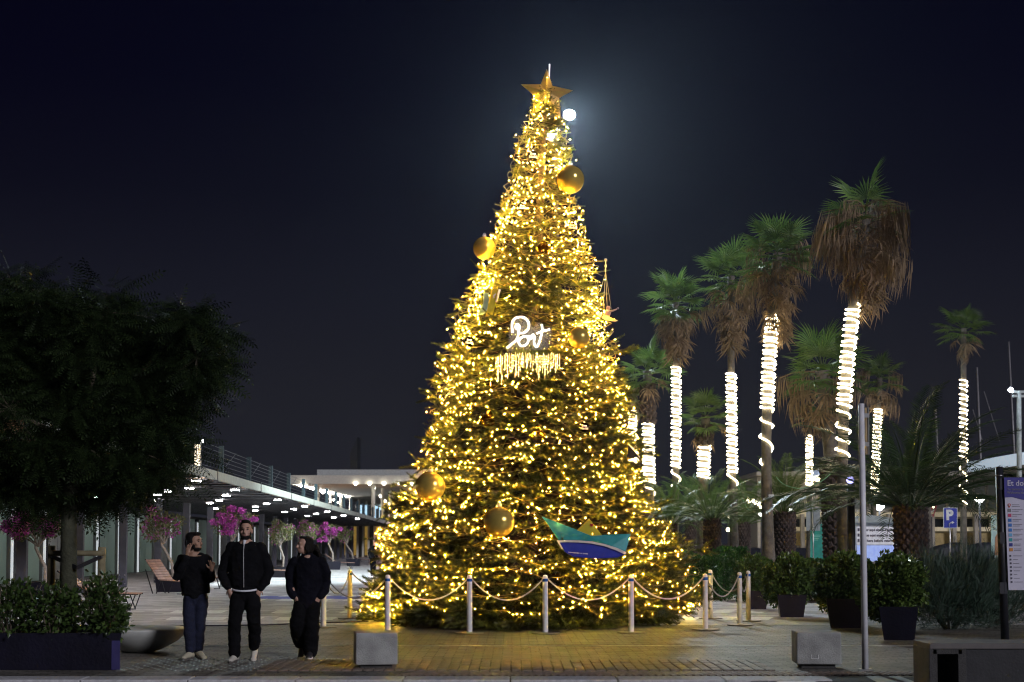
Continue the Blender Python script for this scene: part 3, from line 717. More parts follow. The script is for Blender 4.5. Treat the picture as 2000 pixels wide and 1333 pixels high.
# wooden skiff with a rower hanging from a rod at the right
q, _ = on_tree(1180, 560, .1); SY = q.y
sk = thing('hanging_skiff', at(1182, 614, SY), 'small cream skiff with a rower hung from a rod on the right of the fir', 'ornament')
os_ = -sk.location
A = lambda x, y, d=0.0: at(x, y, SY + d) + os_
MB().cyl(A(1130, 512, .5), A(1186, 510), .014, n=6).build('rod', m_dark, sk)
MB().sphere(A(1183, 508), .03, 8, 6).build('rod_end', m_steel, sk)
MB().cyl(A(1183, 510), A(1182.5, 532), .01, n=5).sphere(A(1183, 520), (.022, .022, .035), 8, 6).sphere(A(1182.5, 528), .016, 8, 6).build('swivel', m_steel, sk)
for x, y, d in ((1172, 570, .1), (1186, 603, 0), (1194, 605, .1), (1178, 602, -.1)):
    MB().cyl(A(1183, 532), A(x, y, d), .0045, n=4).build('cord', mat('cord', (.30, .28, .28), .7), sk)
m_crm = mat('cream_hull', (.78, .68, .46), .5)
hull = MB(); secs = [(1167, 611, .13, 8), (1172, 614, .16, 9), (1182, 619, .17, 9), (1194, 624, .13, 7), (1203, 628, .06, 4), (1207, 629.5, .01, 1)]
vs = []; fs = []
for x, y, wd, hp_ in secs:
    for sgn, dz in ((-1, 0), (-.55, 1), (.55, 1), (1, 0)): vs.append(A(x - dz * 1.5, y - 3 + dz * hp_ * .9, sgn * wd))
for i in range(5):
    for j in range(3): fs.append((i * 4 + j, i * 4 + j + 1, i * 4 + j + 5, i * 4 + j + 4))
    fs.append((i * 4 + 3, i * 4, i * 4 + 4, i * 4 + 7))
fs += [(0, 1, 2, 3)]
hull.add(vs, fs); hull.build('hull', m_crm, sk)
m_fig = mat('rower_figure', (.42, .26, .28), .7)
mb = MB(); mb.loft([A(1186, 618), A(1187, 611), A(1188, 606)], [.05, .06, .045], 8); mb.sphere(A(1188, 602), .042, 10, 8)
mb.loft([A(1190, 609, -.03), A(1198, 607, -.05), A(1205, 604, -.06)], [.022, .018, .014], 6); mb.loft([A(1185, 609, .03), A(1180, 613, .0), A(1178, 617)], [.022, .018, .014], 6)
mb.sphere(A(1207, 602.5, -.06), .02, 8, 6)
mb.build('rower', m_fig, sk, True)
MB().cyl(A(1179, 612, -.2), A(1174, 621, -.24), .01, n=5).build('oar', m_dark, sk)
# curved green hull piece and yellow sail, upper left
q, _ = on_tree(950, 600, .32); GY = q.y
gb = thing('boat_ornament', at(950, 615, GY), 'narrow green curved hull beside a yellow sail, left above the neon word', 'ornament')
og = -gb.location
plate('hull_side', [(944, 572), (954, 573), (954, 588), (951, 605), (945, 612), (938, 614), (931, 612), (939, 603), (944, 592)], mat('pale_green', (.30, .42, .28), .5, var=.2), .10, 0, gb, og, GY)
plate('yellow_sail', [(961, 562), (972, 560), (969, 588), (962, 614), (947, 619), (951, 605), (955, 588)], m_yel, .03, .08, gb, og, GY)
mbp = MB(); mbp.cyl(at(976, 566, GY + .05) + og, at(969, 590, GY + .05) + og, .02, n=8); mbp.build('mast', m_gun, gb)
plate('sail_letter', [(963, 576), (968, 572), (969, 574), (965, 578), (966, 580), (964, 582)], m_gun, .01, .065, gb, og, GY)
# dark pennant with a star at the right edge
q, _ = on_tree(1232, 890, .15); DY = q.y
dp = thing('dark_pennant', at(1240, 890, DY), 'dark triangular sail with a small gold star at the right edge of the fir', 'ornament')
plate('sail', [(1228, 868), (1249, 893), (1224, 898)], m_dark, .03, 0, dp, -dp.location, DY)
plate('star', [(1226.5 + (4 if i % 2 == 0 else 1.7) * math.sin(i * math.pi / 5), 896 - (4 if i % 2 == 0 else 1.7) * math.cos(i * math.pi / 5)) for i in range(10)], m_goldm, .02, -.03, dp, -dp.location, DY)
plate('edge_rod', [(1228, 867), (1250, 893), (1249, 894), (1227, 868)], m_gun, .04, -.01, dp, -dp.location, DY)
# ------------------------------------------------------------------ barrier of white posts and rope
m_post = mat('post_white', (.80, .78, .75), .5, var=.1, scale=10); m_band = mat('blue_band', (.02, .12, .42), .5); m_rope = mat('rope', (.40, .38, .35), .85, var=.25, scale=60, bump=.6, bscale=160)
post_px = [(632, 1226, 'behind the woman, outermost left'), (757, 1237, 'behind the left concrete block'), (917, 1238, 'in front of the fir, below the lowest gold bauble'), (1065, 1238, 'in front of the fir, left below the paper boat'),
           (1233, 1237, 'in front of the fir, right below the paper boat'), (1378, 1231, 'just right of the fir, nearest of the right four'), (1445, 1222, 'third from the right of the fir, thin blue shadowed side'), (1462, 1214, 'outermost right, beside the first navy planter')]
back_px = [(683, 1209, 'at the left edge of the fir, warm lit side'), (1388, 1209, 'right of the fir, behind the nearest right post')]
PO = {}
def post(px, py, lab):
    g = gnd(px, py, 0)
    o = thing('barrier_post', g, 'white barrier post ' + lab, 'post', 'rope barrier posts round the fir')
    MB().lathe([(.0, .006), (.235, .006), (.24, .012), (.235, .02), (.06, .026)], n=28).build('base_plate', mat('base_steel', (.26, .24, .2), .5, .6), o)
    MB().lathe([(.048, .02), (.044, .86), (.044, .93), (.038, .962), (.02, .975), (.0, .978)], n=16).build('shaft', m_post, o, True)
    MB().lathe([(.0455, .865), (.0465, .87), (.0465, .91), (.0455, .915)], n=16).build('band', m_band, o)
    PO[(px, py)] = g + Vector((0, 0, .955)); return o
for p in post_px + back_px: post(*p)
# two further posts hidden behind the tree close the ring
C0 = base
seq = [(683, 1209), (632, 1226), (757, 1237), (917, 1238), (1065, 1238), (1233, 1237), (1378, 1231), (1445, 1222), (1462, 1214), (1388, 1209)]
rl = ['left side rope, farthest, warm lit', 'rope sagging left of the concrete block towards the woman', 'first rope across the front of the fir above the left concrete block', 'rope across the front of the fir below the lowest bauble',
      'rope across the front of the fir below the paper boat', 'rope sagging past the right edge of the fir', 'rope between the two nearest right posts', 'short rope between the two outermost right posts', 'farthest rope on the right, between the rear posts']
for i in range(len(seq) - 1):
    a, b = PO[seq[i]], PO[seq[i + 1]]; sag = .40 if i not in (7,) else .36
    pts = []
    for t in np.linspace(0, 1, 25):
        p = a.lerp(b, t); p.z -= sag * (1 - (2 * t - 1) ** 2) * (1 if (b - a).length > .9 else .8); pts.append(p - a)
    MB().loft([tuple(p) for p in pts], .0135, 6).build('barrier_rope', m_rope, None, True, loc=a, label='white ' + rl[i], cat='rope', group='ropes of the barrier')
a = PO[(683, 1209)]; b = a + Vector((1.3, .9, 0))
MB().loft([tuple(Vector((1.3 * t, .9 * t, -.4 * (1 - (2 * t - 1) ** 2)))) for t in np.linspace(0, 1, 20)], .0135, 6).build('barrier_rope', m_rope, None, True, loc=a, label='white rope running behind the left edge of the fir', cat='rope', group='ropes of the barrier')
# ================================================================== palms
m_pg = mat('palm_green', (.060, .125, .028), .38, col2=(.15, .23, .05), island=.7, scale=2, transl=.4, spec=.6)
m_pg2 = mat('date_green', (.055, .11, .028), .35, col2=(.13, .20, .045), island=.7, scale=2, transl=.4, spec=.6)
m_pd = mat('palm_dead', (.17, .110, .062), .85, col2=(.36, .26, .155), island=.7, scale=3, transl=.1)
m_pt = mat('palm_trunk', (.135, .12, .10), .9, var=.35, scale=5, bump=1.0, bscale=14)
m_pboot = mat('palm_boots', (.060, .044, .040), .95, var=.4, scale=7, bump=1.0, bscale=12)
m_rl = mat('rope_light', (.9, .9, .8), .4, emit=(1.0, .86, .54), es=13.0)
def fan_leaf(seed, n=21, R_=.85, pet=.75, dead=False, spread=1.95):
    r = random.Random(seed); mb = MB()
    mb.loft([(0, 0, 0), (pet * .5, 0, .03), (pet, 0, 0)], [.022, .016, .012], 4, False)
    for i in range(n):
        a = -spread + 2 * spread * i / (n - 1); l = R_ * (.72 + .28 * math.cos(a * .62)) * r.uniform(.88, 1.08)
        if dead: a *= r.uniform(.5, 1.0); l *= r.uniform(.8, 1.15)
        c, s = math.cos(a), math.sin(a); wd = .030 * R_ / .8
        dr = r.uniform(.06, .16) if not dead else r.uniform(.15, .6)
        def pt(t, o, z): return (pet + c * l * t - s * o, s * l * t + c * o, z)
        z1 = .05 - dr * .12; z2 = .02 - dr * .9
        t1 = .58
        vs = [pt(0.02, 0, 0), pt(t1, -wd, z1), pt(t1, wd, z1), pt(t1, 0, z1 - .022), pt(1.0, r.uniform(-.04, .04), z2)]
        mb.add(vs, [(0, 3, 1), (0, 2, 3), (1, 3, 4), (3, 2, 4)])
    return mb
def raw_mesh(mb, name, m):
    me = bpy.data.meshes.new(name); me.from_pydata(mb.v, [], mb.f); me.materials.append(m); me.update(); return me
FAN = [raw_mesh(fan_leaf(i), 'frond', m_pg) for i in range(3)]
FDEAD = [raw_mesh(fan_leaf(50 + i, 17, .95, .65, True, 1.5), 'dead_frond', m_pd) for i in range(3)]
def hang_dead(seed):
    # frond whose stalk still stands out while the dry blades hang straight down
    r = random.Random(seed); mb = MB(); st_ = [(0, 0, 0), (.35, 0, .08), (.75, 0, .06), (1.1, 0, -.05)]
    mb.loft(st_, [.02, .016, .012, .008], 4, False)
    for i in range(26):
        x = .45 + .7 * i / 25; z = .06 - .1 * max(0, x - .8); l = r.uniform(.45, 1.05); y = r.uniform(-.22, .22); w_ = r.uniform(.010, .02)
        mb.add([(x, y * .3, z), (x + .04 - w_, y, z - l * .45), (x + .04 + w_, y, z - l * .45), (x + r.uniform(-.08, .14), y * 1.3, z - l)], [(0, 1, 2), (1, 3, 2)])
    return mb
FHANG = [raw_mesh(hang_dead(80 + i), 'dead_frond', m_pd) for i in range(3)]
def dir_eul(d, roll=0.0):
    M = axes(np.array([d]), np.array([roll]))[0]; return Matrix(M.tolist()).to_euler()
def trunk_path(b, t, bend, n=12):
    return [b.lerp(t, i / (n - 1)) + Vector((bend * math.sin(math.pi * i / (n - 1)), 0, 0)) for i in range(n)]
def path_at_z(path, z):
    for a, b in zip(path, path[1:]):
        if a.z <= z <= b.z: return a.lerp(b, (z - a.z) / max(1e-6, b.z - a.z))
    return path[-1].copy() if z > path[-1].z else path[0].copy()
def rope_light(path, rad, segs, label, Y):
    o_b = path_at_z(path, at(1000, segs[-1][1], Y).z); pts = []; a = random.uniform(0, 6)
    for py0, py1, pitch in segs:
        z0, z1 = at(1000, py0, Y).z, at(1000, py1, Y).z; z = z0
        while z > z1:
            c = path_at_z(path, z); pts.append(c + Vector(((rad + .035 + .012 * math.sin(a * .61)) * math.cos(a), (rad + .035 + .012 * math.sin(a * .61)) * math.sin(a), z - c.z + .012 * math.sin(a * 1.7))) - o_b)
            a += 2 * math.pi / 11; z -= pitch / 11 * (1 + .30 * math.sin(a * .37 + py0) + .18 * math.sin(a * 1.13))
    mb = MB(); mb.loft([tuple(p) for p in pts], .027, 5, True)
    mb.build('rope_light', m_rl, None, loc=o_b, label=label, cat='rope light', group='rope lights wound on the palms')
def fan_palm(crown, bot_px, Y, rad, cs, ng, nd, label, segs=None, rl_label=None, bend=0.0, skirt=1.2, hang=0, boots=None, gmin=-.25, dscale=1.0):
    t = at(crown[0], crown[1], Y); b = Vector((at(bot_px, 1080, Y).x, Y, 0))
    o = thing('fan_palm', b, label, 'palm tree', 'fan palms on the right')
    path = trunk_path(b, t, bend)
    prof = [rad * (1.35 - .42 * min(1, i / 4)) for i in range(len(path))]
    mb = MB(); mb.loft([tuple(p - b) for p in path], prof, 12); mb.build('trunk', m_pt, o, True)
    if boots:
        z0, z1 = at(1000, boots[1], Y).z, at(1000, boots[0], Y).z; mbb = MB(); k_ = 0; z = z0
        while z < z1:
            c = path_at_z(path, z) - b
            for j in range(7):
                a = j * 2 * math.pi / 7 + (k_ % 2) * .45; rr = rad * 1.15
                p = c + Vector((rr * math.cos(a), rr * math.sin(a), z - c.z)); q_ = p + Vector((.11 * math.cos(a), .11 * math.sin(a), .13))
                mbb.loft([tuple(p), tuple(q_)], [.10, .05], 5)
            z += .13; k_ += 1
        mbb.build('leaf_bases', m_pboot, o)
    tb = t - b
    ng = int(ng * .8)
    for i in range(ng):
        el = R(76) * (1 - (i / ng) ** .7) - .55 * (i / ng); az = i * 2.399 + random.uniform(-.3, .3)
        d = (math.cos(az) * math.cos(el), math.sin(az) * math.cos(el), math.sin(el)); s_ = cs * random.uniform(.85, 1.3)
        addobj('frond', FAN[i % 3], o, tb + Vector((0, 0, .05 - .3 * i / ng)), dir_eul(d, random.uniform(-.3, .3)), (s_, s_, s_))
    for i in range(nd):
        f_ = i / max(1, nd - 1); el = -.45 - 1.0 * f_ + random.uniform(-.12, .12); az = i * 2.399
        d = (math.cos(az) * math.cos(el), math.sin(az) * math.cos(el), math.sin(el)); s_ = cs * random.uniform(.75, 1.05) * dscale
        addobj('dead_frond', FDEAD[i % 3], o, tb + Vector((0, 0, -.15 - skirt * f_)), dir_eul(d, random.uniform(-.4, .4)), (s_, s_, s_))
    for i in range(hang):
        el = random.uniform(-.5, .45); az = i * 2.399 + .5; d = (math.cos(az) * math.cos(el), math.sin(az) * math.cos(el), math.sin(el)); s_ = cs * random.uniform(.9, 1.35)
        addobj('dead_frond', FHANG[i % 3], o, tb + Vector((0, 0, random.uniform(-1.0, .45))), Euler((random.uniform(-.15, .15), -el * .5, az)), (s_, s_, s_ * random.uniform(1, 1.4)))
    if segs: rope_light(path, rad, segs, rl_label, Y)
    return o
fan_palm((1320, 590), 1315, 50, .125, .78, 30, 26, 'fan palm with a round shaggy crown nearest the fir, second from it', [(717, 915, 0.135), (915, 952, .6)], 'lit rope light on the slim palm second right of the fir', .05, 1.1)
fan_palm((1428, 540), 1436, 46, .125, .74, 36, 26, 'bright leaning fan palm with a grey brown skirt left of the tallest pair', [(730, 925, 0.127), (925, 958, .45)], 'lit rope light on the palm left of the tallest pair', -.05, 1.6, 4)
fan_palm((1519, 495), 1504, 42, .16, .76, 36, 30, 'tall fan palm with emerald crown and thick brown skirt', [(618, 800, 0.131), (800, 910, .62)], 'lit rope light on the emerald crowned palm, loose at its lower end', -.22, 1.7, 10)
fan_palm((1690, 430), 1652, 38, .155, .88, 13, 20, 'tallest palm with long dry brown fronds hanging from its crown', [(596, 800, 0.143), (800, 895, .35)], 'lit rope light on the tallest palm', -.32, 1.5, 52)
fan_palm((1378, 812), 1366, 48, .17, .62, 20, 3, 'short fan palm with light green crown between the rope lit trunks', [(870, 935, 0.123)], 'short bright rope light under the low light green crown', .0, .3, 0, (832, 868))
fan_palm((1264, 725), 1272, 52, .17, .78, 28, 6, 'dim fan palm with fibrous brown trunk right beside the fir', [(828, 945, 0.131), (945, 968, .5)], 'thick rope light on the palm right beside the fir', .0, .5, 0, (755, 826))
fan_palm((1236, 775), 1234, 60, .13, .55, 16, 6, 'small palm half hidden behind the right edge of the fir', [(802, 905, 0.123)], 'rope light half hidden by the right edge of the fir', .0, .4)
fan_palm((1606, 725), 1633, 44, .24, .92, 32, 10, 'bushy fan palm with stout rough trunk left of the steel sign pole', None, None, .1, .8, 10, (900, 1092))
fan_palm((1882, 642), 1881, 62, .13, .76, 24, 6, 'distant fan palm with thin trunk against the dark sky, farthest right', [(742, 890, .21), (890, 985, .65)], 'rope light on the distant palm farthest right', .0, .4)
fan_palm((1581, 815), 1580, 76, .14, .6, 14, 3, 'far small palm seen under the bushy fronds', [(852, 950, 0.139)], 'thin far rope light left of the stout rough trunk', .0, .4)
fan_palm((1718, 738), 1700, 64, .14, .72, 20, 8, 'dim far palm behind the tallest rope lit trunk', [(800, 968, 0.148)], 'far rope light just right of the steel sign pole', .0, .6, 6)
fan_palm((1812, 930), 1815, 75, .15, .8, 14, 4, 'low far palm in front of the lit harbour building', None, None, 0, .4)
fan_palm((1690, 950), 1688, 82, .15, .75, 14, 4, 'lowest far palm beside the round lamp left of the parking sign', None, None, 0, .4)
# feather palms
def feather(seed, L=3.0, nl=44, arch=1.0):
    r = random.Random(seed); mb = MB(); n = 14; ps = []
    for i in range(n + 1):
        t = i / n; ps.append(Vector((L * (t - .13 * arch * t ** 3), 0, L * (.16 * t - .42 * arch * t ** 2.4))))
    mb.loft([tuple(p) for p in ps], [.030 * (1 - .85 * i / n) for i in range(n + 1)], 4, False)
    for i in range(nl):
        t = .16 + .83 * i / (nl - 1); k_ = t * n; a = int(min(n - 1, k_)); p = ps[a].lerp(ps[a + 1], k_ - a); d = (ps[a + 1] - ps[a]).normalized()
        ln = L * .155 * math.sin(math.pi * (.12 + .80 * t)) ** .6 * r.uniform(.85, 1.1)
        for s in (-1, 1):
            e_ = (d * .72 + Vector((0, s * .9, .22 - .25 * r.random()))).normalized(); w_ = .017 * L / 3
            m_ = p + e_ * ln * .5 + Vector((0, 0, .01)); tp = p + e_ * ln + Vector((0, 0, -ln * .16))
            mb.add([p, m_ - d * w_, m_ + d * w_, tp], [(0, 1, 2), (1, 3, 2)])
    return mb
m_pgd = mat('date_green_dark', (.020, .050, .016), .35, col2=(.065, .11, .030), island=.7, scale=2, transl=.22, spec=.6)
FED = [raw_mesh(feather(i, 3.0, 46, a_), 'frond', m_pgd) for i, a_ in enumerate((.6, .85, 1.15))]
FE = [raw_mesh(feather(i, 3.0, 46, a_), 'frond', m_pg2) for i, a_ in enumerate((.6, .85, 1.15))]
DIAM = []
def date_palm(cx, cy, bot, Y, rad, L, n, label, up=.95, seedy=0, FE=FE):
    c = at(cx, cy, Y); b = Vector((at(bot, 1080, Y).x, Y, 0))
    o = thing('date_palm', b, label, 'palm tree', 'feather palms on the right')
    cb = c - b; path = trunk_path(Vector((0, 0, 0)), cb, 0, 9)
    MB().loft([tuple(p) for p in path], [rad * (.92 + .06 * math.sin(i)) for i in range(9)], 16).build('trunk', m_pboot, o, True)
    mb = MB(); z = .1; k_ = 0; st_ = max(.10, rad * .30)
    while z < cb.z:
        cc = path_at_z(path, z); nn = 15
        for j in range(nn):
            a = (j + .5 * (k_ % 2)) * 2 * math.pi / nn; e1 = Vector((math.cos(a), math.sin(a), 0)); e2 = Vector((-e1.y, e1.x, 0)); p = cc + e1 * rad * .93; p.z = z
            wd = rad * .19; h = st_ * .8
            mb.add([p - e2 * wd, p + Vector((0, 0, -h * .7)) + e1 * .01, p + e2 * wd, p + Vector((0, 0, h)) + e1 * rad * .04, p + e1 * rad * random.uniform(.12, .2) + Vector((0, 0, h * .35))], [(0, 1, 4), (1, 2, 4), (2, 3, 4), (3, 0, 4)])
        z += st_; k_ += 1
    mb.build('leaf_base', m_pboot, o, kind='stuff')
    for i in range(n):
        f_ = i / n; el = R(86) * (1 - f_ ** up) + R(4) * f_; az = i * 2.399 + seedy; s_ = L / 3 * random.uniform(.85, 1.08)
        d = (math.cos(az) * math.cos(el), math.sin(az) * math.cos(el), math.sin(el))
        addobj('frond', FE[i % 3] if el < .9 else FE[1], o, cb + Vector((d[0], d[1], 0)) * rad * .6 + Vector((0, 0, -.1)), dir_eul(d, random.uniform(-.2, .2)), (s_, s_, s_))
    return o
date_palm(1778, 985, 1782, 34, .40, 3.35, 58, 'big date palm with a stout scaly trunk and wide dark arching fronds', .5, 0, FED)
date_palm(1391, 1012, 1391, 44, .27, 2.0, 34, 'young date palm with bright green fronds right of the fir', .6, .6)
date_palm(1533, 1000, 1530, 43, .33, 2.1, 38, 'young date palm with thick dark trunk and drooping dry leaves behind planters', .8, 1.3)
date_palm(1452, 1020, 1452, 50, .24, 1.9, 30, 'young date palm partly hidden between two dark palm trunks', .8, 2.0)
date_palm(1308, 1022, 1305, 46, .24, 1.9, 30, 'young date palm brushing the right edge of the fir', .8, .2)
date_palm(1350, 1000, 1348, 56, .24, 2.1, 30, 'young date palm farther back behind the bright green one', .8, .9)
# junction boxes and cables on the trunks
for px, py, Y, lab in ((1316, 989, 49.7, 'small white box on the slim trunk nearest the fir'), (1366, 982, 47.6, 'small white box on the trunk under the low light green crown'), (1506, 970, 41.7, 'small white box on the dark trunk of the emerald crowned palm')):
    p = at(px, py, Y)
    o = thing('junction_box', p, lab, 'box', 'junction boxes on the palm trunks'); MB().box((0, -.03, 0), (.15, .09, .11)).build('case', m_white, o, bevel=.01); MB().cyl((0, -.03, .05), (0, .02, .35), .012, n=6).build('cable', m_dark, o)
m_gc = mat('green_cable', (.18, .42, .24), .5)
for pts, Y, lab in (([(1318, 945), (1330, 958), (1342, 953)], 49.5, 'short green cable loop on the slim palm'), ([(1372, 960), (1380, 977), (1391, 991)], 47.5, 'green cable dangling from the short palm'),
                    ([(1442, 950), (1450, 975), (1460, 994), (1470, 1000)], 45.6, 'green cable dangling from the palm left of the tallest pair'), ([(1516, 932), (1530, 946), (1556, 954), (1580, 951), (1612, 935), (1650, 895)], 41.5, 'long green cable strung from the emerald crowned palm to the right')):
    p0 = at(*pts[0], Y); MB().loft(spline([at(x, y, Y) - p0 for x, y in pts]), .012, 5).build('hanging_cable', m_gc, None, True, loc=p0, label=lab, cat='cable')
# ================================================================== leafy things
leaf_v = [(0, 0, 0), (.5, .27, .04), (.5, -.27, .04), (1, 0, -.03), (.5, 0, -.02)]; leaf_f = [(0, 4, 1), (0, 2, 4), (1, 4, 3), (4, 2, 3)]
m_sg = mat('shrub_leaf', (.024, .052, .012), .35, col2=(.075, .125, .028), island=.75, scale=3, transl=.15, spec=.6)
m_sg2 = mat('shrub_leaf_bright', (.036, .075, .014), .35, col2=(.12, .18, .034), island=.75, scale=3, transl=.15, spec=.6)
m_hedge = mat('hedge_leaf', (.026, .105, .022), .4, col2=(.065, .19, .04), island=.7, scale=3, transl=.15)
m_lav = mat('rosemary_leaf', (.014, .036, .022), .5, col2=(.050, .095, .058), island=.75, scale=3)
def leaf_cloud(cent, rad, n, size, shell=.55, flat=.6, up=.25):
    d = sphere_dirs(n); r = shell + (1 - shell) * rng.random(n) ** .6
    nz = 1 + .16 * np.sin(d[:, 0] * 7 + cent[0] * 3) * np.sin(d[:, 1] * 6 + cent[1]) + .14 * np.sin(d[:, 2] * 9 + d[:, 0] * 5)
    p = np.array(cent) + d * r[:, None] * nz[:, None] * np.array(rad)
    ld = norm(d * .7 + rng.normal(0, .6, (n, 3)) + np.array([0, 0, up])); return p, ld, rng.uniform(.7, 1.25, n) * size
def leaves(name, chunks, m, parent, tv=leaf_v, tf=leaf_f, zmin=None, **k):
    P_ = np.concatenate([c[0] for c in chunks]); D_ = np.concatenate([c[1] for c in chunks]); S_ = np.concatenate([c[2] for c in chunks])
    if zmin is not None: ok = P_[:, 2] > zmin; P_, D_, S_ = P_[ok], D_[ok], S_[ok]
    V, Fq = scatter(tv, tf, axes(D_, rng.uniform(-1.2, 1.2, len(D_))) * S_[:, None, None], P_)
    return addobj(name, np_mesh(name, V, Fq, m), parent, **k)
def planter(px, py, wd, dp, h, rz, label, taper=1.28):
    g = gnd(px, py); o = thing('planter_box', g, label, 'planter', 'tapered navy planters', rz)
    k_ = taper
    outer = MB(); b0 = [(-wd / 2, -dp / 2), (wd / 2, -dp / 2), (wd / 2, dp / 2), (-wd / 2, dp / 2)]
    vs = [(x, y, 0.0) for x, y in b0] + [(x * k_, y * k_, h) for x, y in b0] + [(x * k_ * .9, y * k_ * .94, h) for x, y in b0] + [(x * k_ * .9, y * k_ * .94, h - .05) for x, y in b0]
    fs = [(3, 2, 1, 0)] + [(i, (i + 1) % 4, 4 + (i + 1) % 4, 4 + i) for i in range(4)] + [(4 + i, 4 + (i + 1) % 4, 8 + (i + 1) % 4, 8 + i) for i in range(4)] + [(8 + i, 8 + (i + 1) % 4, 12 + (i + 1) % 4, 12 + i) for i in range(4)]
    outer.add(vs, fs); ob_ = outer.build('box', [m_navy, m_greyp], o)
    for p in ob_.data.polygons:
        if p.normal.x < -.7: p.material_index = 1  # left face greyed to stand for light from the tree
    MB().add([(x * k_ * .9, y * k_ * .94, h - .04) for x, y in b0], [(0, 1, 2, 3)]).build('soil', m_soil, o)
    return o, g
def shrub(name, g, chunks, label, m, cat='shrub', group=None, stems=7, h=.6, w=.3, tv=leaf_v, tf=leaf_f, zmin=None):
    o = thing(name, g, label, cat, group)
    leaves('foliage', chunks, m, o, tv, tf, zmin)
    if stems:
        mb = MB()
        for i in range(stems):
            a = random.uniform(0, 6.28); r_ = random.uniform(.3, 1) * w
            mb.loft([(r_ * .3 * math.cos(a), r_ * .3 * math.sin(a), 0), (r_ * .6 * math.cos(a), r_ * .6 * math.sin(a), h * .5), (r_ * math.cos(a + .3), r_ * math.sin(a + .3), h)], [.014, .010, .005], 5, False)
        mb.build('stem', m_bark, o)
    return o
for px, py, wd, dp, h, rz, lab, cx0, n in ((1479, 1189, .36, .62, .42, -.10, 'farthest navy planter box right of the rope barrier', -.10, 2600), (1545, 1204, .46, .80, .46, -.14, 'second navy planter box with tree-lit side coloured grey right of the barrier', -.05, 4200),
                                      (1650, 1224, .52, .95, .52, -.20, 'third navy planter box with tree-lit side coloured grey left of the steel pole', .0, 5200), (1757, 1247, .46, .9, .52, -.28, 'nearest navy planter box right of the steel pole', -.1, 4600)):
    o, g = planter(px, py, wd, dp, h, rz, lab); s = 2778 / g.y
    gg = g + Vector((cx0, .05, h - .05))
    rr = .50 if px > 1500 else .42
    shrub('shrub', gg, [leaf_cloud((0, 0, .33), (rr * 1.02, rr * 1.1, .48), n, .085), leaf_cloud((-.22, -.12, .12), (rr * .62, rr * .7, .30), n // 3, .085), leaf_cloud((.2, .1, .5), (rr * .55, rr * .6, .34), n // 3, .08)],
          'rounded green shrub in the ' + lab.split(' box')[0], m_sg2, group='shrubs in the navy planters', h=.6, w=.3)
# hedges and bushes behind
def hedge(px0, px1, py, Y, h, dp, label, m=m_hedge, n=9000, size=.085):
    a, b = at(px0, 1100, Y), at(px1, 1100, Y); g = Vector(((a.x + b.x) / 2, Y, 0)); wd = b.x - a.x
    pts = np.stack([rng.uniform(-wd / 2, wd / 2, n), rng.uniform(-dp / 2, dp / 2, n), h * (1 - rng.random(n) ** 2.2 * .95)], 1)
    f_ = rng.random(n) < .5; pts[f_, 1] = -dp / 2 + rng.normal(0, .07, f_.sum()); top = ~f_; pts[f_, 2] = rng.uniform(.03, h, f_.sum())
    pts[:, 2] *= 1 + .10 * np.sin(pts[:, 0] * 2.3 + px0) + .06 * np.sin(pts[:, 0] * 5.7)
    o = thing('hedge', g, label, 'hedge')
    leaves('foliage', [(pts, norm(rng.normal(0, .8, (n, 3)) + np.array([0, -.3, .5])), rng.uniform(.7, 1.3, n) * size)], m, o)
    mb = MB()
    for i in range(int(wd / .35)): x = -wd / 2 + .2 + i * .35; mb.loft([(x, 0, 0), (x + random.uniform(-.1, .1), 0, h * .8)], [.02, .01], 5, False)
    mb.build('stem', m_bark, o)
hedge(1325, 1455, 1140, 41, 1.30, .9, 'clipped bright green hedge between the fir and the planters')
hedge(1400, 1700, 1150, 37.5, 1.05, .8, 'dark green hedge running behind the navy planters', n=11000)
hedge(1280, 1420, 1150, 38.5, .55, .8, 'low ground cover strip in front of the bright hedge', n=5000)
spv = []; spf = []
for i in range(9):
    for s in (-1, 1):
        n0 = len(spv); x = .1 + i * .1; spv += [(x, 0, 0), (x + .05, s * .02, .02), (x + .14, s * .11, .03)]; spf.append((n0, n0 + 1, n0 + 2))
n0 = len(spv); spv += [(0, -.012, 0), (0, .012, 0), (1, 0, 0)]; spf.append((n0, n0 + 1, n0 + 2))
def sprig_bush(g, chunks, label, m=m_lav, zmin=0.0):
    o = thing('rosemary_bush', g, label, 'shrub'); leaves('foliage', chunks, m, o, spv, spf, zmin)
    mb = MB()
    for i in range(14): a = random.uniform(0, 6.28); mb.loft([(.1 * math.cos(a), .1 * math.sin(a), 0), (.6 * math.cos(a), .4 * math.sin(a), .7)], [.02, .008], 5, False)
    mb.build('stem', m_bark, o)
def spr(c, r, n, s):
    p, d, z = leaf_cloud(c, r, n, s, .35); d = norm(d * .8 + np.array([0, 0, .55])); return p, d, z
g = Vector((at(1880, 1240, 24.5).x, 25.2, 0))
sprig_bush(g, [spr((-.35, 0, .62), (.75, .8, .62), 2600, .24), spr((.35, .1, .66), (.8, .8, .72), 2600, .24), spr((.0, -.3, .4), (.9, .6, .42), 1500, .22), spr((.9, .3, .6), (.8, .8, .62), 1800, .24)], 'big grey green rosemary bush beside the nearest navy planter')
g = Vector((at(2010, 1240, 25).x, 26.5, 0))
sprig_bush(g, [spr((0, 0, .5), (1.0, .8, .55), 1800, .24)], 'dark rosemary bush behind the information board')
g = gnd(1590, 1175)
sprig_bush(g, [spr((0, 0, .42), (.42, .5, .45), 1200, .2)], 'dark bush between the second and third navy planters')
g = gnd(1500, 1168)
sprig_bush(g, [spr((0.3, 0, .35), (.5, .5, .4), 900, .2)], 'low dark bush behind the first navy planter', m_hedge)
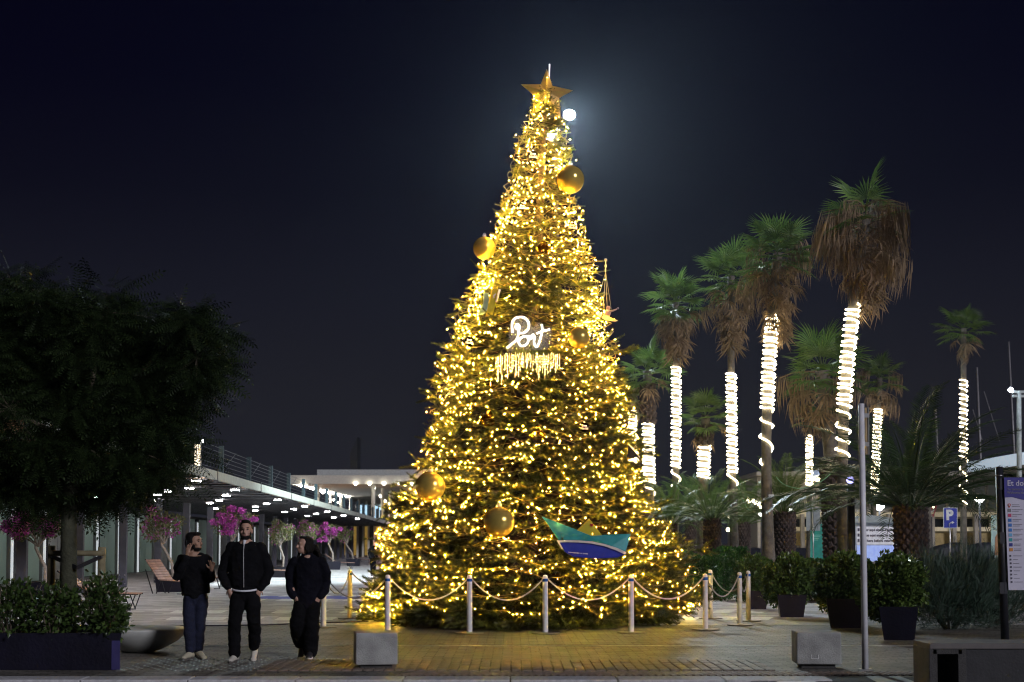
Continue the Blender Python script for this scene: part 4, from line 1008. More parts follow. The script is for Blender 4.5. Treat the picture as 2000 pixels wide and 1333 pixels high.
# ------------------------------------------------------------------ big tree and its long planter at the left
TLY = 17.9
plb = gnd(237, 1309); pl = thing('long_planter', plb, 'long dark navy planter trough in the lower left corner', 'planter')
ln, dp, h = 5.2, 1.5, .435
mb = MB(); vs = [(-ln, 0, 0), (-.06, 0, 0), (-.52, dp, 0), (-ln, dp, 0), (-ln, -.02, h), (0, -.02, h), (-.46, dp, h), (-ln, dp, h), (-ln, .05, h), (-.10, .05, h), (-.54, dp - .06, h), (-ln, dp - .06, h), (-ln, .05, h - .08), (-.10, .05, h - .08), (-.54, dp - .06, h - .08), (-ln, dp - .06, h - .08)]
mb.add(vs, [(3, 2, 1, 0)] + [(i, (i + 1) % 4, 4 + (i + 1) % 4, 4 + i) for i in range(4)] + [(4 + i, 4 + (i + 1) % 4, 8 + (i + 1) % 4, 8 + i) for i in range(4)] + [(8 + i, 8 + (i + 1) % 4, 12 + (i + 1) % 4, 12 + i) for i in range(4)])
mb.build('trough', m_navy, pl)
MB().add([(-ln, .05, h - .07), (-.10, .05, h - .07), (-.54, dp - .06, h - .07), (-ln, dp - .06, h - .07)], [(0, 1, 2, 3)]).build('soil', m_soil, pl)
MB().box((-.065, -.012, h / 2), (.10, .008, h * .98)).build('corner_plate', mat('navy_light', (.05, .045, .14), .3), pl)
zs_ = h - .06
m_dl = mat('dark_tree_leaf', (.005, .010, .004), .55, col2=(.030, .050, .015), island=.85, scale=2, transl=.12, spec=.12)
tb_ = Vector((at(148, 1200, TLY).x, TLY - .35, zs_))
bt = thing('locust_tree', tb_, 'broad dark leafy tree with drooping feathery leaves over the long planter', 'tree')
tp_ = at(151, 900, TLY - .35) - tb_
MB().loft([(0, 0, 0), (.01, 0, tp_.z * .4), (0, 0, tp_.z * .8), (.03, 0, tp_.z + .5)], [.115, .10, .092, .06], 14).build('trunk', mat('trunk_green', (.05, .052, .03), .85, var=.3, scale=9, bump=.8, bscale=25), bt, True)
blobs = [(150, 690, 170, 150, .9), (40, 640, 120, 110, .9), (285, 720, 138, 120, .9), (384, 700, 74, 100, .6), (210, 610, 110, 75, .6), (20, 800, 150, 140, 1.0), (190, 830, 190, 120, 1.0), (315, 820, 92, 80, .7), (90, 920, 140, 75, .9), (230, 920, 95, 70, .7), (-80, 720, 150, 180, 1.0), (-60, 900, 120, 90, .9), (345, 650, 80, 58, .6), (150, 965, 105, 42, .6), (30, 560, 70, 40, .5), (330, 905, 62, 42, .5)]
pv_ = []; pf_ = []
for i in range(8):
    for s in (-1, 1):
        x = .12 + i * .11; a0 = len(pv_); lw = .20 * (1 - .03 * i)
        pv_ += [(x, 0, 0), (x + .03, s * lw * .5, -.012), (x + .075, s * lw * .5, -.012), (x + .05, s * lw, -.05)]; pf_.append((a0, a0 + 1, a0 + 3, a0 + 2) if s > 0 else (a0, a0 + 2, a0 + 3, a0 + 1))
a0 = len(pv_); pv_ += [(1.0, 0, -.01), (1.03, .035, -.02), (1.03, -.035, -.02), (1.12, 0, -.05)]; pf_.append((a0, a0 + 1, a0 + 3, a0 + 2))
a0 = len(pv_); pv_ += [(0, -.008, 0), (0, .008, 0), (1, .004, -.005), (1, -.004, -.005)]; pf_.append((a0, a0 + 1, a0 + 2, a0 + 3))
ch = []; mbb = MB()
for cx, cy_, rx, ry, ryd in blobs:
    c = at(cx, cy_, TLY - .2 + random.uniform(-.5, .3)) - tb_; k_ = TLY / F; n = int(1700 * (rx * ry) / (150 * 120))
    ns = max(7, int(rx * ry / 1300)); sub_c = np.array(c) + sphere_dirs(ns) * (.35 + .6 * rng.random((ns, 1)) ** .6) * np.array([rx * k_ * .86, ryd, ry * k_ * .9])
    for sc_ in sub_c:
        m_ = max(24, n // ns); d = sphere_dirs(m_); r = rng.random(m_) ** .7; rs_ = rng.uniform(.20, .34)
        p = sc_ + d * r[:, None] * np.array([rs_, rs_, rs_ * .75])
        ld = norm(d * np.array([.9, .9, .35]) + rng.normal(0, .25, (m_, 3)) + np.array([0, 0, -.35])); ch.append((p, ld, rng.uniform(.20, .38, m_)))
        mbb.loft([tuple(c), tuple(sc_)], [.010, .004], 4, False)
    mbb.loft([tuple(tp_ * .97 + Vector((0, 0, random.uniform(-.3, .3)))), tuple((tp_ + Vector(c)) / 2 + Vector((0, 0, .1))), tuple(c)], [.05, .032, .012], 6, False)
for cx, cy_, rx, ry, ryd in blobs:      # longer sprays that break the outline
    c = at(cx, cy_, TLY - .2) - tb_; k_ = TLY / F; m_ = int(26 * (rx + ry) / 200); d = sphere_dirs(m_)
    p = np.array(c) + d * np.array([rx * k_ * .98, ryd, ry * k_]) * rng.uniform(.72, .90, (m_, 1))
    ch.append((p, norm(d * np.array([1, 1, .5]) + rng.normal(0, .2, (m_, 3)) + np.array([0, 0, -.25])), rng.uniform(.32, .50, m_)))
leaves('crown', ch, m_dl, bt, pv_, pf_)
mbb.build('limb', m_bark, bt)
# low shrubs in the trough
for i, (px, w_, hh, lab) in enumerate(((25, .75, .62, 'leafy green shrub at the far left of the long planter'), (105, .60, .58, 'leafy green shrub in the long planter under the stake frame'), (185, .62, .70, 'taller leafy shrub in the right end of the long planter'), (222, .32, .40, 'small spreading shrub at the right end of the long planter'))):
    g = at(px, 1240, 17.3); g.z = zs_; g.y = 17.3 + random.uniform(-.15, .15)
    shrub('planter_shrub', g, [leaf_cloud((0, 0, hh * .48), (w_ * .55, .42, hh * .55), int(1350 * w_), .075, .3), leaf_cloud((.12, -.1, hh * .75), (w_ * .3, .25, hh * .35), int(500 * w_), .07, .2)], lab, m_sg, group='shrubs in the long planter', stems=16, h=hh, w=w_ * .5)
# wooden stakes holding the trunk
sf = thing('stake_frame', Vector((tb_.x, TLY - .1, zs_)), 'round wooden stakes and crossbar tied to the trunk of the leafy tree', 'tree stake')
osf = -sf.location
Ys = TLY - .05
for px, ty in ((101, 1066), (199, 1069)):
    t_ = at(px, ty, Ys); MB().cyl(Vector((t_.x + (-.0), Ys, zs_ + .0)) + osf, t_ + osf, .052, .048, 14).build('stake', m_stake, sf, True)
a, b = at(97, 1081, Ys - .10), at(203, 1081, Ys - .10); MB().cyl(a + osf, b + osf, .034, n=12).build('crossbar', m_stake, sf, True)
for px in (101, 199):
    a = at(px, 1087, Ys - .06); c = at(150, 1109, TLY - .48); MB().bar(a + osf, c + osf, .012, .05).build('strap', m_dark, sf)
    MB().sphere(at(px, 1088, Ys - .07) + osf, .014, 8, 6).build('bolt', m_steel, sf)
# ------------------------------------------------------------------ bougainvilleas in planters under the canopy
m_bou = mat('bract_pink', (.42, .045, .36), .6, col2=(.70, .14, .55), island=.8, scale=3, transl=.3)
m_bl = mat('bougainvillea_leaf', (.09, .11, .035), .5, col2=(.20, .20, .075), island=.8, scale=3, transl=.25)
bq_v = [(0, 0, 0), (.5, .36, .06), (1, 0, 0), (.5, -.36, .06)]; bq_f = [(0, 1, 2, 3)]
def bougain(px, base_py, cx, cy_, wpx, hpx, pink, label, planterbox=True):
    g = gnd(px, base_py); Y = g.y; k_ = Y / F
    if planterbox:
        o, _ = planter(px, base_py, .8, .8, .48, random.uniform(-.2, .2), 'navy planter of the ' + label, 1.12)
    zt = .42
    o = thing('bougainvillea', g + Vector((0, 0, zt)), label, 'flowering tree', 'bougainvilleas under the canopy')
    c = at(cx, cy_, Y) - o.location
    mb = MB(); mb.loft([(0, 0, 0), (c.x * .3 + .08, 0, c.z * .3), (c.x * .7 - .05, 0, c.z * .62), tuple(c)], [.06, .05, .042, .02], 7, False)
    for i in range(7): a = i * .9; mb.loft([tuple(c * .65), tuple(c + Vector((wpx * k_ * .6 * math.cos(a), .5 * math.sin(a), random.uniform(-.3, .4) * hpx * k_)))], [.025, .006], 5, False)
    mb.build('trunk', mat('pale_bark', (.32, .27, .23), .9, var=.3, scale=10, bump=.8), o, True)
    chl = []; chp = []
    for i in range(9):
        a = i * 2.4; rr = math.sqrt((i + .5) / 9); cc = (c.x + wpx * k_ * .72 * rr * math.cos(a), .5 * rr * math.sin(a * 1.7), c.z + hpx * k_ * .68 * rr * math.sin(a))
        chl.append(leaf_cloud(cc, (wpx * k_ * .36, .38, hpx * k_ * .36), 190, .085, .2))
        for q_ in range(3):
            cq = (cc[0] + random.uniform(-.3, .3) * wpx * k_, cc[1] - .15, cc[2] + random.uniform(-.25, .3) * hpx * k_)
            chp.append(leaf_cloud(cq, (wpx * k_ * .17, .2, hpx * k_ * .14), int(75 * pink * random.uniform(.3, 1.5)), .085, .1))
    leaves('foliage', chl, m_bl, o); leaves('bract', chp, m_bou, o, bq_v, bq_f, kind='stuff')
bougain(88, 1174, 68, 1028, 62, 34, 1.25, 'gnarled pink bougainvillea behind the stake frame')
bougain(338, 1156, 312, 1026, 42, 38, .16, 'mostly green bougainvillea left of the man on the phone')
bougain(462, 1146, 452, 1020, 44, 32, 1.6, 'fullest magenta bougainvillea behind the man in the bomber jacket')
bougain(552, 1128, 546, 1040, 27, 27, .06, 'nearly flowerless bougainvillea left of the woman')
bougain(602, 1119, 598, 1038, 22, 26, .10, 'thin bougainvillea just behind the curly haired woman')
bougain(650, 1113, 640, 1040, 24, 22, 1.5, 'pink bougainvillea right of the woman')
bougain(690, 1106, 672, 1045, 17, 18, .06, 'farthest green bougainvillea before the fir')
# ------------------------------------------------------------------ slatted loungers
slat_me = MB().box((0, 0, 0), (.085, .62, .024)).mesh('slat', m_teak, bevel=.004, seg=1)
def lounger(px, py, rz, label, flip=1, back=.62):
    g = gnd(px, py); o = thing('wooden_lounger', g, label, 'lounger', 'slatted loungers on the plaza', rz); f_ = flip
    n = 10
    for i in range(n): addobj('slat', slat_me, o, (f_ * (-.1 + i * .105), 0, .41 - .004 * i))
    for i in range(8):
        t = .05 + i * .1; addobj('slat', slat_me, o, (f_ * (-.2 - t * math.cos(back)), 0, .42 + t * math.sin(back)), (0, f_ * back, 0))
    for s in (-1, 1):
        mb = MB(); mb.bar((f_ * -.2, s * .27, .385), (f_ * .9, s * .27, .36), .03, .03); mb.bar((f_ * -.2, s * .27, .395), (f_ * (-.2 - .85 * math.cos(back)), s * .27, .395 + .85 * math.sin(back)), .03, .03); mb.build('side_rail', m_dark, o)
        for x0, x1 in ((.85, .72), (.60, .74), (-.15, -.32), (-.75, -.45)):
            z1 = .37 if x0 > -.5 else .72
            MB().bar((f_ * x0, s * .27, z1), (f_ * x1, s * .27, 0), .028, .02).build('leg', m_dark, o)
        MB().bar((f_ * .72, s * .27, .01), (f_ * .5, s * .27, .01), .02, .02).build('foot_rail', m_dark, o)
lounger(195, 1192, .05, 'slatted wooden lounger behind the long planter, nearest of all')
lounger(333, 1160, -.5, 'slatted wooden lounger with raised back left of the man on the phone', 1, .85)
lounger(405, 1152, .9, 'slatted lounger seen between the two men')
lounger(540, 1133, .1, 'slatted lounger between the man in the bomber jacket and the woman')
lounger(662, 1112, .3, 'slatted lounger right of the woman beside a far planter')
lounger(704, 1104, .3, 'farthest slatted lounger near the left edge of the fir')
lounger(722, 1098, .3, 'slatted lounger half hidden by the left edge of the fir', -1, .9)
# ------------------------------------------------------------------ concrete seats
def block(px, py, label, rz, w_=.50, d_=.50):
    g = gnd(px, py); g.y += d_ / 2; o = thing('concrete_block', g, label, 'block seat', 'concrete cube seats on the paving', rz)
    MB().box((0, 0, .245), (w_, d_, .385)).build('cube', m_conc, o, bevel=.014)
    MB().box((.0, 0, .027), (w_ * .76, d_ * .76, .055)).build('plinth', m_concd, o)
    return o
block(729, 1308, 'square concrete seat at the left foot of the rope barrier', R(9.5))
b2 = block(1603, 1307, 'square concrete seat with a small white mark left of the steel pole', R(-4), .53)
mk = MB(); z0 = .15; yk = -.2535
for a, b in (((-.09, z0 - .03), (-.01, z0 - .03)), ((-.09, z0 - .03), (-.09, z0 + .02)), ((-.01, z0 - .03), (-.01, z0 + .02))): mk.bar((a[0], yk, a[1]), (b[0], yk, b[1]), .007, .004, (0, 1, 0))
mk.build('stencil_mark', m_white, b2)
# bowl shaped seat behind the planter
g = gnd(250, 1280); o = thing('bowl_seat', g + Vector((0, .6, 0)), 'smooth white concrete bowl shaped bench by the long planter', 'bench')
rs = .62; secs = [(.30, 0), (.50, .05), (.78, .15), (.93, .24), (1.0, .31), (1.0, .325), (.97, .335)]
mb = MB(); n = 40; vs = []; 
for r_, z in secs:
    for j in range(n): t = 2 * math.pi * j / n; vs.append((.55 * 0 + r_ * .66 * math.cos(t), r_ * .66 * math.sin(t), z))
fs = [(i * n + j, i * n + (j + 1) % n, (i + 1) * n + (j + 1) % n, (i + 1) * n + j) for i in range(len(secs) - 1) for j in range(n)] + [tuple((len(secs) - 1) * n + j for j in range(n))]
mb.add(vs, fs); mb.build('shell', mat('smooth_concrete', (.50, .51, .48), .6, var=.1, scale=6), o, True); 
# dark concrete bench at the lower right corner
o = thing('concrete_bench', Vector((at(1815, 1258, 14.9).x, 14.9, 0)), 'dark hollow concrete bench cut off at the lower right corner', 'bench')
z1 = at(1815, 1257, 14.9).z
mb = MB(); mb.box((1.2, .30, z1 - .03), (2.4, .62, .06)); mb.build('top_slab', mat('bench_top', (.11, .10, .095), .6, var=.2), o, bevel=.008)
for x in (.04, .34): MB().box((x, .30, (z1 - .06) / 2), (.085, .60, z1 - .06)).build('side_panel', m_concd, o, bevel=.006)
MB().box((.19, .30, z1 - .085), (.30, .60, .05)).build('lintel', m_concd, o)
MB().box((1.4, .28, (z1 - .06) / 2), (2.05, .54, z1 - .06)).build('body', mat('bench_body', (.035, .035, .038), .8, bump=.3), o, bevel=.006)
MB().box((.19, .50, (z1 - .1) / 2), (.28, .04, z1 - .12)).build('inner_panel', m_dark, o)
# black cable lying across the plaza
pts = [gnd(250, 1223, .012), gnd(340, 1222.5, .012), gnd(430, 1222, .012), gnd(520, 1220.5, .012), gnd(600, 1217.5, .012), gnd(650, 1216, .012), gnd(720, 1214, .012)]
MB().loft([tuple(p - pts[0]) for p in spline(pts)], .014, 6).build('ground_cable', m_dark, None, True, loc=pts[0], label='black cable lying across the plaza behind the three walkers', cat='cable')
# ================================================================== signs, poles, lamps on the right
# steel pole with a sign seen edge on
g = gnd(1690, 1310); o = thing('sign_pole', g, 'tall steel pole carrying a sign seen edge on', 'sign post'); og_ = -g
Yq = g.y
MB().cyl((0, 0, 0), at(1682, 789, Yq) + og_, .038, .036, 14).build('pole', m_galv, o, True)
MB().box((0, 0, .01), (.14, .14, .02)).build('foot', m_steel, o)
a, b = at(1694, 795, Yq), at(1696, 888, Yq)
MB().box((a + b) / 2 + og_ + Vector((.02, .19, 0)), (.014, .30, (a.z - b.z))).build('sign_face', m_greyp, o)
MB().box((a + b) / 2 + og_ + Vector((-.005, .19, 0)), (.022, .28, (a.z - b.z) * .98)).build('sign_back', mat('sign_back', (.42, .30, .16), .5), o)
for y in (812, 868): MB().bar(at(1683, y, Yq) + og_, at(1697, y, Yq) + og_, .03, .05).build('bracket', m_steel, o)
# information board
g = gnd(1963, 1252); o = thing('information_board', g, 'white and blue information board on a dark post at the right edge', 'sign'); ob_ = -g; Yb = g.y
top = at(1951, 912, Yb)
MB().cyl((0, 0, 0), top + ob_, .062, .058, 14).build('post', m_dark, o, True)
MB().cyl(at(1951, 930, Yb) + ob_, at(1951, 928.5, Yb) + ob_, .064, n=14).build('post_ring', m_steel, o)
Yf = Yb - .08
def px2(x, y, d=0.0): return at(x, y, Yf + d) + ob_
def quad(name, pts, m, d, parent=None, th=.006):
    parent = parent or o
    mb = MB(); pp = [px2(x, y, d) for x, y in pts]; n = len(pp)
    mb.add(pp + [p + Vector((0, th, 0)) for p in pp], [tuple(range(n)), tuple(range(2 * n - 1, n - 1, -1))] + [(i, (i + 1) % n, n + (i + 1) % n, n + i) for i in range(n)]); return mb.build(name, m, parent)
m_bw = mat('board_white', (.62, .60, .72), .45, var=.05); m_bb = mat('board_blue', (.035, .03, .26), .45, var=.08); m_txt = mat('print_grey', (.30, .29, .36), .6); m_pk = mat('print_dark', (.07, .06, .10), .6)
pan = quad('panel', [(1961, 933), (2120, 933), (2126, 1153), (1970, 1153)], m_bw, .0, th=.05)
arc = [(1961, 933), (2120, 933), (2122, 962)] + [(2122 - i * 16, 962 + 20 * math.sin(math.pi * (i + 1.2) / 12)) for i in range(1, 10)] + [(1962, 972)]
quad('header', arc, m_bb, -.007, pan)
k_ = Yf / F
def txt(body, x, y, s, m, d=-.012, par=None, bold=0.0):
    par = par or pan; me = text_mesh('lettering', body, s * k_, m, .0008, 'LEFT', bold); p = px2(x, y, d); return addobj('lettering', me, par, p, (R(90), 0, 0))
txt('Et donem la benvinguda', 1967, 949, 15, m_bw, bold=.0015); txt('Te damos la bienvenida', 1967, 958, 6.5, m_txt); txt('Welcome to the port', 1967, 964.5, 6.5, m_txt)
cols = [(.50, .10, .07), (.20, .20, .22), (.55, .05, .14), (.03, .16, .50), (.03, .17, .55), (.03, .20, .60), (.15, .42, .70), (.02, .33, .36), (.02, .03, .25), (.62, .25, .05)]
for i, c in enumerate(cols):
    y = 987.5 + i * 9.6; x = 1968 + i * .42
    mi = mat('icon_%d' % i, c, .5, var=.03)
    if i == 0:
        quad('icon', [(x + 3.2 + 3.2 * math.cos(t), y - .6 + 3.2 * math.sin(t)) for t in np.linspace(math.pi, 2 * math.pi, 7)] + [(x + 3.2, y + 5.2)], mi, -.006, pan)
        quad('icon_centre', [(x + 3.2 + 1.4 * math.cos(t), y - .6 + 1.4 * math.sin(t)) for t in np.linspace(0, 2 * math.pi, 8, endpoint=False)], m_bw, -.012, pan)
    else:
        quad('icon', [(x, y - 3), (x + 6.5, y - 3), (x + 6.5, y + 3.2), (x, y + 3.2)], mi, -.006, pan)
    for dy, l in ((-1.4, random.uniform(12, 22)), (1.8, random.uniform(8, 18))): quad('text_line', [(x + 9, y + dy - .6), (x + 9 + l, y + dy - .6), (x + 9 + l, y + dy + .6), (x + 9, y + dy + .6)], m_txt, -.006, pan)
for i in range(8):
    y = 1086 + i * 7.3; x = 1972 + i * .35
    quad('icon', [(x, y - 1.7), (x + 3.2, y - 1.7), (x + 3.2, y + 1.7), (x, y + 1.7)], m_pk, -.006, pan); l = random.uniform(6, 18)
    quad('text_line', [(x + 7, y - .6), (x + 7 + l, y - .6), (x + 7 + l, y + .6), (x + 7, y + .6)], m_txt, -.006, pan)
for y in (935, 1040, 1138): quad('clamp', [(1953, y), (1968, y), (1968, y + 22), (1953, y + 22)], m_dark, .02, o, .05)
# parking sign
g = Vector((at(1857, 1090, 52).x, 52, 0)); o = thing('parking_sign', g, 'blue parking sign with white letter and arrow beyond the bushes', 'sign'); ob_ = -g; Yf = 51.9; k_ = Yf / F
MB().cyl((0, .06, 0), (0, .06, at(1857, 990, 52).z), .03, n=8).build('pole', m_steel, o, True)
m_ps = mat('sign_blue', (.03, .05, .42), .4); m_psw = mat('sign_white', (.8, .82, .85), .4)
pan = quad('panel', [(1843, 992), (1870, 992), (1870, 1032), (1843, 1032)], m_psw, .0, th=.03); quad('blue_face', [(1844, 993), (1869, 993), (1869, 1031), (1844, 1031)], m_ps, -.008, pan)
txt('P', 1848, 1015, 26, m_psw, -.02, pan, .028)
arr = MB(); pts = [px2(1854, 1029, -.02), px2(1854, 1024, -.02), px2(1856, 1021.5, -.02), px2(1860, 1021, -.02)]
arr.loft([tuple(p) for p in pts], .018, 4); arr.add([px2(1859, 1018, -.02), px2(1864, 1021, -.02), px2(1859, 1024, -.02)], [(0, 1, 2)]); arr.build('arrow', m_psw, pan)
# grey sign seen from behind and teal totem
g = Vector((at(1588, 1090, 47).x, 47, 0)); o = thing('sign_back_panel', g, 'grey square sign seen from behind in front of the teal totem', 'sign'); ob_ = -g; Yf = 47
MB().cyl((0, -.05, 0), (0, -.05, at(1588, 988, 47).z), .022, n=8).build('pole', m_steel, o, True)
quad('panel', [(1575, 991), (1602, 991), (1602, 1037), (1575, 1037)], mat('sign_grey', (.30, .34, .36), .5), .0, th=.03)
g = Vector((at(1601, 1090, 52).x, 52, 0)); o = thing('teal_totem', g, 'teal information totem left of the stout rough palm trunk', 'sign'); ob_ = -g; Yf = 52
quad('body', [(1585, 1024), (1613, 1024), (1613, 1092), (1585, 1092)], mat('totem_teal', (.01, .24, .20), .5), .0, th=.2)
for i in range(4): quad('text_line', [(1590, 1045 + i * 3.2), (1604 - i * 2, 1045 + i * 3.2), (1604 - i * 2, 1046.2 + i * 3.2), (1590, 1046.2 + i * 3.2)], mat('totem_text', (.2, .5, .42), .5), -.008)
# pay kiosk with its lit panel
KY = 56; g = Vector((at(1705, 1090, KY).x, KY, 0)); o = thing('pay_kiosk', g, 'white pay kiosk with three lines of text behind the steel pole', 'kiosk'); ob_ = -g; Yf = KY
kb = quad('body', [(1642, 1020), (1760, 1020), (1760, 1098), (1642, 1098)], mat('kiosk_white', (.55, .60, .72), .5), .02, th=2.4)
quad('roof', [(1636, 1016), (1700, 1006), (1766, 1016), (1766, 1021), (1636, 1021)], mat('kiosk_roof', (.35, .4, .42), .5), -.3, o, 3.0)
kp = quad('text_panel', [(1673, 1029), (1747, 1029), (1747, 1064), (1673, 1064)], mat('kiosk_panel', (.7, .7, .75), .5, emit=(.8, .8, .9), es=.16), -.02, o, .02)
k_ = Yf / F
for i, s_ in enumerate(('Pagar aqui abans d\'agafar el', 'Pague aqui antes de coger el', 'Pay here before returning to')): txt(s_, 1682, 1037.5 + i * 10.6, 6.6, m_pk, -.03, kp, .006); quad('check_box', [(1675, 1032 + i * 10.6), (1679, 1032 + i * 10.6), (1679, 1038 + i * 10.6), (1675, 1038 + i * 10.6)], m_pk, -.028, kp)
quad('lit_window', [(1674, 1066), (1746, 1066), (1746, 1096), (1674, 1096)], mat('kiosk_light', (.5, .6, .9), .4, emit=(.20, .34, 1.0), es=.38), -.01, o, .02)
quad('lit_window', [(1645, 1040), (1656, 1040), (1656, 1096), (1645, 1096)], mat('kiosk_light2', (.5, .6, .9), .4, emit=(.10, .45, 1.0), es=.5), -.01, o, .02)
# dark columns in front of it
def dark_col(px, top, Y, r, label, cap=True):
    g = Vector((at(px, 1090, Y).x, Y, 0)); o = thing('dark_column', g, label, 'column'); z = at(px, top, Y).z
    MB().cyl((0, 0, 0), (0, 0, z), r, r * .94, 16).build('shaft', mat('column_black', (.012, .012, .022), .5), o, True)
    if cap:
        MB().cyl((0, 0, z), (0, 0, z + .03), r * .95, n=16).build('rim', m_dark, o); MB().sphere((-.02, -r * .55, z + .10), .10, 12, 8).build('lens', mat('lens_lamp', (.3, .3, .9), .2, emit=(.45, .45, 1.0), es=2.2), o, True); MB().cyl((0, 0, z + .03), (0, 0, z + .22), r * .75, n=16).build('head', m_dark, o)
dark_col(1663, 946, 36, .105, 'black column with a small glowing lens before the pay kiosk')
# round street lamps
def globe_lamp(px, py, Y, label, h_px=9):
    g = Vector((at(px, 1090, Y).x, Y, 0)); o = thing('street_lamp', g, label, 'lamp', 'round street lamps beyond the palms'); z = at(px, py, Y).z; k_ = Y / F
    MB().cyl((0, 0, 0), (0, 0, z - h_px * k_ * 1.0), .06, .045, 10).build('pole', m_colm, o, True)
    r_ = h_px * k_ * 1.15
    MB().lathe([(.02, -.95 * r_), (.45 * r_, -.85 * r_), (.85 * r_, -.45 * r_), (1.0 * r_, .1 * r_), (1.0 * r_, .25 * r_), (.02, .26 * r_)], (0, 0, z), 20).build('glass_bowl', m_globe, o, True)
    MB().lathe([(1.03 * r_, .27 * r_), (.8 * r_, .5 * r_), (.3 * r_, .6 * r_), (.02, .62 * r_)], (0, 0, z), 20).build('hood', m_dark, o, True)
globe_lamp(1915, 971, 60, 'round lamp in the gap right of the parking sign', 10)
globe_lamp(1719, 988, 66, 'round lamp left of the big date palm trunk', 9)
globe_lamp(1793, 981, 90, 'small far lamp just above the date palm trunk', 4)
globe_lamp(1546, 996, 62, 'small white lamp seen between the dark palm trunks', 5)
globe_lamp(1488, 1004, 62, 'bright little lamp left of the dark palm trunk', 5)
globe_lamp(1434, 1040, 75, 'dim low lamp behind the hedge', 4)
# tall lamp post with cross arms at the right edge
LY = 70; g = Vector((at(1991, 1090, LY).x, LY, 0)); o = thing('tall_lamp_post', g, 'tall pale lamp post with cross arms at the right edge', 'lamp'); ob_ = -g
MB().cyl((0, 0, 0), at(1990, 764, LY) + ob_, .14, .11, 10).build('pole', mat('pole_pale', (.55, .62, .62), .5), o, True)
for y, x0, x1 in ((766, 1978, 2020), (774, 1978, 2020)): MB().bar(at(x0, y, LY) + ob_, at(x1, y, LY) + ob_, .12, .12).build('cross_arm', mat('pole_pale'), o)
MB().sphere(at(1974, 762, LY) + ob_, (.13, .13, .11), 12, 8).build('lamp_head', mat('cold_lamp', (.9, .9, .9), .4, emit=(.75, .88, 1.0), es=60.0), o, True)
# masts of moored boats
m_mast = mat('mast', (.30, .29, .30), .5, .3)
def mast(p_top, p_bot, Y, label, stays=()):
    b = at(*p_bot, Y); g = Vector((b.x, Y, .4)); o = thing('sailboat', g, label, 'boat', 'moored sailing boats')
    MB().cyl((0, 0, 0), at(*p_top, Y) - g, .12, .07, 8).build('mast', m_mast, o, True)
    for (x0, y0), (x1, y1) in stays: MB().cyl(at(x0, y0, Y) - g, at(x1, y1, Y) - g, .03, n=5).build('stay', m_mast, o)
    hl = MB(); secs = [(-4.5, .2, .35), (-3, 1.0, .55), (0, 1.4, .6), (3, 1.1, .65), (5, .1, .8)]; vs = []; fs = []
    for x, w_, z in secs: vs += [(x, -w_, z), (x, -w_ * .5, -.3), (x, w_ * .5, -.3), (x, w_, z)]
    for i in range(4):
        for j in range(3): fs.append((i * 4 + j, i * 4 + j + 1, i * 4 + j + 5, i * 4 + j + 4))
        fs.append((i * 4 + 3, i * 4, i * 4 + 4, i * 4 + 7))
    hl.add(vs, fs); hl.build('hull', mat('boat_hull', (.08, .09, .14), .4), o); MB().bar((0, 0, 1.2), (-3.4, 0, 1.3), .35, .3).build('boom_cover', mat('boom_blue', (.02, .03, .08), .6), o)
mast((1970, 668), (1990, 1068), 110, 'moored sailboat with the tallest mast at the right edge')
mast((1908, 718), (1922, 1068), 104, 'moored sailboat with a thin mast and stays right of the distant palm', [((1922, 765), (1952, 862)), ((1900, 800), (1918, 860))])
mast((1827, 800), (1840, 1068), 100, 'moored sailboat with a low mast behind the parking sign')
# lit harbour building
HY = 86; g = Vector((at(1780, 1080, HY).x, HY, 0)); o = thing('harbour_building', g, 'long low harbour building with dark glass and lit bands behind the palms', 'building'); ob_ = -g
def hb(name, x0, x1, y0, y1, Ya, Yb, m): a, b = at(x0, y1, HY), at(x1, y0, HY); return MB().box((((a.x + b.x) / 2), (Ya + Yb) / 2, (a.z + b.z) / 2) + 0 * ob_ if False else Vector(((a.x + b.x) / 2, (Ya + Yb) / 2, (a.z + b.z) / 2)) + ob_, (b.x - a.x, Yb - Ya, b.z - a.z)).build(name, m, o)
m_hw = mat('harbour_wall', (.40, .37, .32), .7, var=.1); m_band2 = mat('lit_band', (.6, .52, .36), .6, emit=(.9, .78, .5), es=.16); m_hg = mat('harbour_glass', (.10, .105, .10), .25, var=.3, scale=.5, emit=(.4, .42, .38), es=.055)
hb('wall', 1480, 2080, 932, 1070, HY, HY + 12, m_hw)
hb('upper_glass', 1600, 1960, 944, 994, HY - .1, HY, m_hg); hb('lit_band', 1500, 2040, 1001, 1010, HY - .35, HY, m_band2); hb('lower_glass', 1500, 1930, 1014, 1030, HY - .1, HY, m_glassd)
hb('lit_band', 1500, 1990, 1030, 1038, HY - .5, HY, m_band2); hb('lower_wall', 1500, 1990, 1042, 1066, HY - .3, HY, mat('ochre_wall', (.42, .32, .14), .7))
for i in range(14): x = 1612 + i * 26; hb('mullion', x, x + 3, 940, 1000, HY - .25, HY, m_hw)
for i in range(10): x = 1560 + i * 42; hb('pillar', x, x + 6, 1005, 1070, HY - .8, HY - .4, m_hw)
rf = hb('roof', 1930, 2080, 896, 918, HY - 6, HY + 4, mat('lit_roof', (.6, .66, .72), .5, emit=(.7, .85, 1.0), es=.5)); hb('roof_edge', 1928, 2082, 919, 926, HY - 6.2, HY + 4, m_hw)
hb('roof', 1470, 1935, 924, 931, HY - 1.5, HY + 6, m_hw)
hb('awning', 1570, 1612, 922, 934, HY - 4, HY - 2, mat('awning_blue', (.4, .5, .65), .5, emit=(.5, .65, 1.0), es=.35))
dl2 = MB().sphere((0, 0, 0), .11, 8, 6).mesh('festoon_bulb', mat('festoon', (1, .9, .7), .4, emit=(1, .86, .55), es=18.0))
